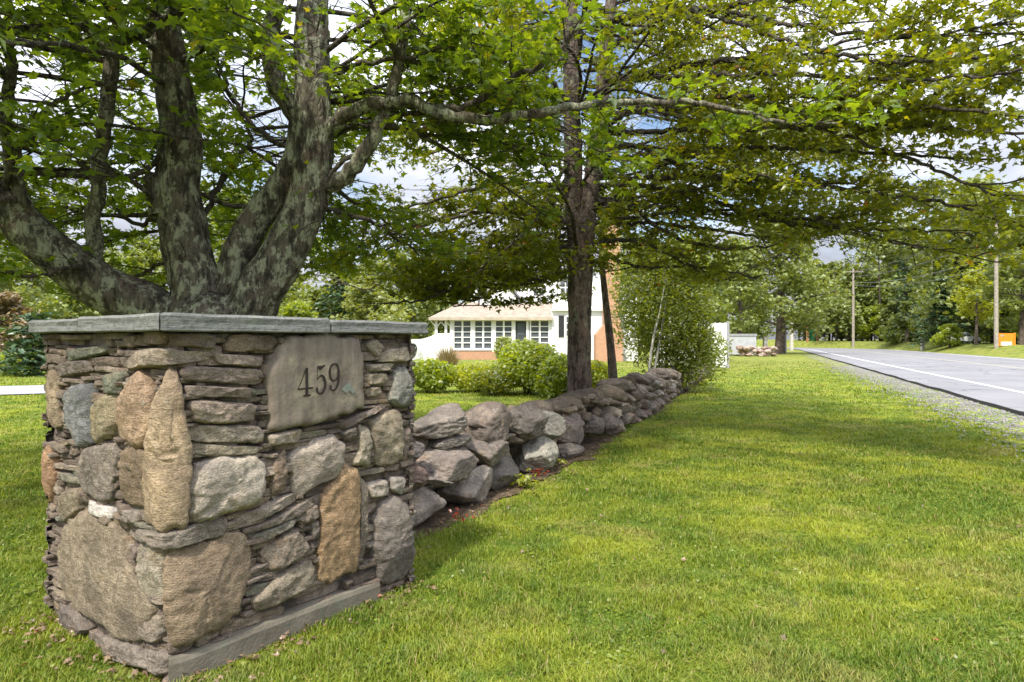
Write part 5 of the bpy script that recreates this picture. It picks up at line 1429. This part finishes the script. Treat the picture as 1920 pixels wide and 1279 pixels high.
def conifer(name, label, px, d, ytop, wpx, seed, mat='needle', layers=16, low=.12, group=None, per=120, size=.5):
    r = np.random.default_rng(seed)
    b = P(px, 639.5, d); b.z = gz(b.x, b.y); H = hz(ytop, d) - b.z; W = wpx / F * d / 2
    t = thing(name, label, 'tree', b, group)
    a = Acc(); tube(a, [(b.x, b.y, b.z - .1), (b.x, b.y, b.z + H * .98)], [H * .018, .03], 8, 1.5)
    pts, hd = [], []
    for k in range(layers):
        f = low + (1 - low) * k / layers; L_ = W * (1 - f) ** .8 * 1.1 + .15
        for j in range(7):
            az = r.uniform(0, 6.28); l2 = L_ * r.uniform(.6, 1.1)
            s0 = np.array([b.x, b.y, b.z + H * f]); e = s0 + np.array([math.cos(az) * l2, math.sin(az) * l2, -l2 * .18 + r.normal(0, .2)])
            tube(a, [s0, e], [H * .004, .01], 4, 2.0)
            m = max(4, per // 7); tt = r.uniform(.15, 1.05, m)[:, None]
            pp = s0 * (1 - tt) + e * tt + r.normal(0, .16 + .05 * l2, (m, 3)) * np.array([1, 1, .45])
            pts.append(pp); hd.append(np.tile(e - s0, (m, 1)))
    a.build('trunk', M['bark_brown'], t, smooth=True)
    link('crown', leaf_mesh('crown', np.concatenate(pts), size, M[mat], (CLUMP * np.array([.6, 1.3, 1]), CLUMP_T), .45, r=r, heading=np.concatenate(hd)), t)
    return t
broadleaf('roadside_maple', 'dark broad maple with thick shaded trunk beyond the rubble pile', 1462, 72, 395, 260, 'leaf_wood', 201, 9000, .36, low=.16, trunk_r=.5)
broadleaf('roadside_tree', 'olive green tree rising over the pale grey storage box', 1385, 66, 430, 170, 'leaf_wood', 202, 5200, .34, low=.14)
broadleaf('yard_tree', 'pale light green tree behind the stone pillar right of the old maple', 690, 44, 515, 190, 'leaf_pale', 203, 6500, .26, low=.10)
conifer('pine_tree', 'dark green pine standing behind the pale light green yard tree', 640, 66, 462, 120, 204, layers=16)
broadleaf('yard_tree', 'dark green tree between the white board fence and pale yard tree', 775, 62, 500, 120, 'leaf_wood', 205, 4800, .32, low=.06)
broadleaf('yard_tree', 'bright green young tree low behind the old maple stems', 560, 52, 560, 110, 'leaf_bright', 206, 3000, .26, low=.1)
broadleaf('yard_tree', 'rusty brown tinged tree at the left edge above the driveway', 20, 34, 552, 170, 'leaf_rust', 207, 3600, .26, low=.05)
conifer('spruce_tree', 'low dark spruce with sweeping boughs left of the pillar', 70, 27, 585, 150, 208, layers=9, low=.05, size=.32)
shrub('yard_shrub', 'small bright shrub on the lawn beyond the driveway at left edge', 'shrub', 22, 29, .95, 1.0, 'leaf_bright', 900, .16, seed=66)
broadleaf('yard_tree', 'olive tree behind the old maple leaning left limb', 180, 46, 470, 230, 'leaf_wood', 209, 6000, .32, low=.12)
broadleaf('yard_tree', 'tall airy tree seen between the old maple stems', 440, 58, 330, 260, 'leaf_wood', 210, 5200, .36, low=.2)
broadleaf('yard_tree', 'tall olive tree filling the left edge behind the driveway', -60, 48, 330, 260, 'leaf_wood', 211, 5600, .36, low=.15)
broadleaf('yard_tree', 'bushy green tree behind the willowy shrub and white fence', 1290, 46, 425, 190, 'leaf_wood', 212, 6000, .30, low=.08)
# right-hand wood edge
broadleaf('roadside_tree', 'bright yellow-green small tree just left of the transformer pole', 1830, 74, 500, 90, 'leaf_yellow', 221, 1900, .34, low=.35)
broadleaf('roadside_tree', 'rounded fresh green tree right of the crossarm pole', 1640, 124, 570, 80, 'leaf_bright', 222, 2600, .42, low=.06)
conifer('spruce_tree', 'blue green spruce right of the square marker post', 1765, 84, 520, 95, 223, layers=14)
conifer('spruce_tree', 'tall dark spruce rising behind the parked car', 1815, 88, 395, 120, 224, layers=18)
broadleaf('roadside_tree', 'dense dark tree at the right edge behind the orange sign', 1915, 66, 400, 150, 'leaf_wood', 225, 5200, .36, low=.1)
conifer('pine_tree', 'tall ragged pine right of the thin distant pole', 1700, 112, 455, 95, 226, layers=15, low=.25)
broadleaf('roadside_tree', 'low bushy tree around the distant mailbox', 1560, 140, 575, 90, 'leaf_wood', 227, 3000, .45, low=.05)
broadleaf('roadside_tree', 'green bush-like tree hiding the parked car front', 1780, 79, 608, 60, 'leaf_bright', 228, 1500, .26, low=.03)
# far wood, one mass
r = np.random.default_rng(300)
pts, tr = [], Acc()
def wood(px0, px1, d0, d1, y_lo, y_hi, count):
    for k in range(count):
        px = px0 + (px1 - px0) * (k + r.uniform(0, 1)) / count; d = r.uniform(d0, d1); b = P(px, 639.5, d)
        tt_, oo_ = road_s(b.x, b.y)
        if -4 < float(oo_ - bend(tt_)) < ROAD_W + 3.5: continue
        b.z = gz(b.x, b.y)
        H = hz(r.uniform(y_lo, y_hi), d) - b.z; W = H * r.uniform(.16, .24)
        tube(tr, [(b.x, b.y, b.z - .1), (b.x + r.normal(0, .3), b.y, b.z + H * .9)], [H * .016, .04], 6, 4)
        for j in range(9):
            f = r.uniform(.15, 1); rr = W * (1.1 - .6 * f)
            pts.append(blob_points(r, 190, (b.x + r.normal(0, W * .5), b.y + r.normal(0, W * .5), b.z + H * f * .95), (rr, rr, rr * .8), .5, .2))
wood(1480, 1930, 118, 150, 430, 515, 44)
wood(1500, 1930, 104, 120, 560, 610, 30)
wood(1720, 2150, 76, 98, 300, 430, 18)
wood(1180, 1490, 100, 130, 420, 520, 18)
wood(480, 1240, 85, 120, 455, 540, 34)
wood(-300, 800, 70, 85, 580, 610, 40)
wood(-420, 480, 66, 100, 380, 500, 24)
pts = np.concatenate(pts)
V1 = leaf_mesh('far_wood', pts, .62, M['leaf_wood'], (CLUMP, CLUMP_T), .8, r=r)
link('far_wood', V1, kind='stuff')
tr.build('far_wood_trunks', M['bark_twig'], None, smooth=True, kind='stuff')

# ------------------------------------------------------------------ grass blades, fallen leaves, pebbles
def lawn_points(n, d0, d1, spread=1.05, bias=1.6):
    u = rng.uniform(0, 1, n)
    d = (d0 ** (1 - bias) + u * (d1 ** (1 - bias) - d0 ** (1 - bias))) ** (1 / (1 - bias))
    x = rng.uniform(-spread, spread, n) * d * .86
    return x, d
def in_pillar(x, y, m=.03):
    a_ = (x - PN[0]) * eR[0] + (y - PN[1]) * eR[1]; b_ = (x - PN[0]) * eL[0] + (y - PN[1]) * eL[1]
    return (a_ > -m) & (a_ < LR + m) & (b_ > -m) & (b_ < LL + m)
def blades(n, d0, d1, hgt, wid0, bias):
    x, y = lawn_points(n, d0, d1, 1.06, bias)
    t, o = road_s(x, y); o = o - bend(t)
    wd_ = wall_dist(x, y)
    keep = ~in_pillar(x, y) & ((wd_ > .06 + rng.uniform(0, .20, n)) | (wd_ < -.95)) & (o < -.95 + rng.normal(0, .35, n))
    # driveway
    keep &= ~((x < -8) & (np.abs(y - (19 + (x + 14) * .21)) < 2.2))
    keep &= (y > 2.0)
    x, y = x[keep], y[keep]; n = len(x)
    dd = np.hypot(x, y)
    h = hgt * rng.uniform(.55, 1.3, n); wv_ = wid0 * np.maximum(1, dd / 4.5) * rng.uniform(.7, 1.3, n)
    az = rng.uniform(0, 2 * math.pi, n); lean = rng.uniform(.2, 1.5, n) * h
    h = h * (1 + .5 * np.sin(x * 7.3 + 2 * np.sin(y * 5.1)) * np.sin(y * 8.7 + 1.5 * np.sin(x * 4.3)))
    side = np.c_[-np.sin(az), np.cos(az), 0 * az] * wv_[:, None] / 2
    fw = np.c_[np.cos(az), np.sin(az), 0 * az]
    p0 = np.c_[x, y, ground_z(x, y) - .003]
    p1 = p0 + fw * (lean * .35)[:, None] + np.c_[0 * x, 0 * x, h * .6]
    p2 = p0 + fw * lean[:, None] + np.c_[0 * x, 0 * x, h * .95]
    V = np.stack([p0 - side, p0 + side, p1 + side * .8, p1 - side * .8, p2], 1).reshape(-1, 3)
    i = (np.arange(n) * 5)[:, None]
    return V, (np.array([0, 1, 2, 3]) + i), (np.array([3, 2, 4]) + i), np.repeat(rng.uniform(0, 1, n), 5)
VV, QQ, TT, AA, off = [], [], [], [], 0
for args in ((230000, 2.2, 6.0, .034, .0046, 1.3), (170000, 6.0, 16.0, .036, .0050, 1.7), (70000, 16, 45, .045, .006, 1.7)):
    V, q_, t_, a_ = blades(*args); VV.append(V); QQ.append(q_ + off); TT.append(t_ + off); AA.append(a_); off += len(V)
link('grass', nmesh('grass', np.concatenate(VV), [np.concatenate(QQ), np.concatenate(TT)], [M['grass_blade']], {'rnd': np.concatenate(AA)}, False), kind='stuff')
# clover and broad-leaved weeds in the turf
CL = []
for k in range(330):
    y = rng.uniform(2.4, 11) ; x = rng.uniform(-.9, .9) * y
    if in_pillar(np.array(x), np.array(y), .12) or -1.2 < wall_dist(np.array([x]), np.array([y]))[0] < .45 or road_s(x, y)[1] > -1.8: continue
    m = int(rng.integers(14, 60)); rr = rng.uniform(.05, .20)
    q3 = np.c_[rng.normal(x, rr, m), rng.normal(y, rr, m), rng.uniform(.010, .034, m)]; CL.append(q3)
CL = np.concatenate(CL)
link('clover', leaf_mesh('clover', CL, .021, M['leaf_bright'], (OVAL * np.array([1.7, 1, 1]), OVAL_T), .35), kind='stuff')
# fallen leaves and litter: mostly along the wall foot and round the pillar
pp = []
for k in range(900):
    s = rng.uniform(-.6, 16); c, d, n = wall_at(max(s, 0)); c = c + d * min(s, 0); c = c + n * abs(rng.normal(.10, .16)); pp.append((c[0], c[1], rng.uniform(.008, .03)))
for k in range(260):
    u = rng.uniform(-LL * 1.02, LR * 1.02); c = (PN + eL * -u + nL * abs(rng.normal(.05, .14))) if u < 0 else (PN + eR * u + nR * abs(rng.normal(.05, .10))); pp.append((c[0], c[1], rng.uniform(.008, .035)))
for k in range(170):
    x, y = rng.uniform(-1, 6), rng.uniform(2.6, 11); pp.append((x, y, .035))
pp = np.array(pp); t, o = road_s(pp[:, 0], pp[:, 1]); pp = pp[(o < -.5) & ~in_pillar(pp[:, 0], pp[:, 1], .0)]
link('leaf_litter', leaf_mesh('leaf_litter', pp, .031, M['leaf_dry'], tilt=.35), kind='stuff')
# pebbles on the shoulder
pv = Acc(); D8, T8 = ico(1)
t = rng.uniform(-7, 26, 5200); o = -np.abs(rng.normal(.0, .75, 5200)) - .06
for k in range(len(t)):
    if o[k] < -2.0: continue
    c = ROAD_A + t[k] * ROAD_DIR + o[k] * ROAD_N; sz = rng.uniform(.012, .034)
    pv.add(D8 * sz * rng.uniform(.6, 1.2, 3) * np.array([1, 1, .7]) + np.array([c[0], c[1], .012]), None, T8, rng.uniform())
pv.build('gravel', M['pebble'], None, smooth=False, kind='stuff')
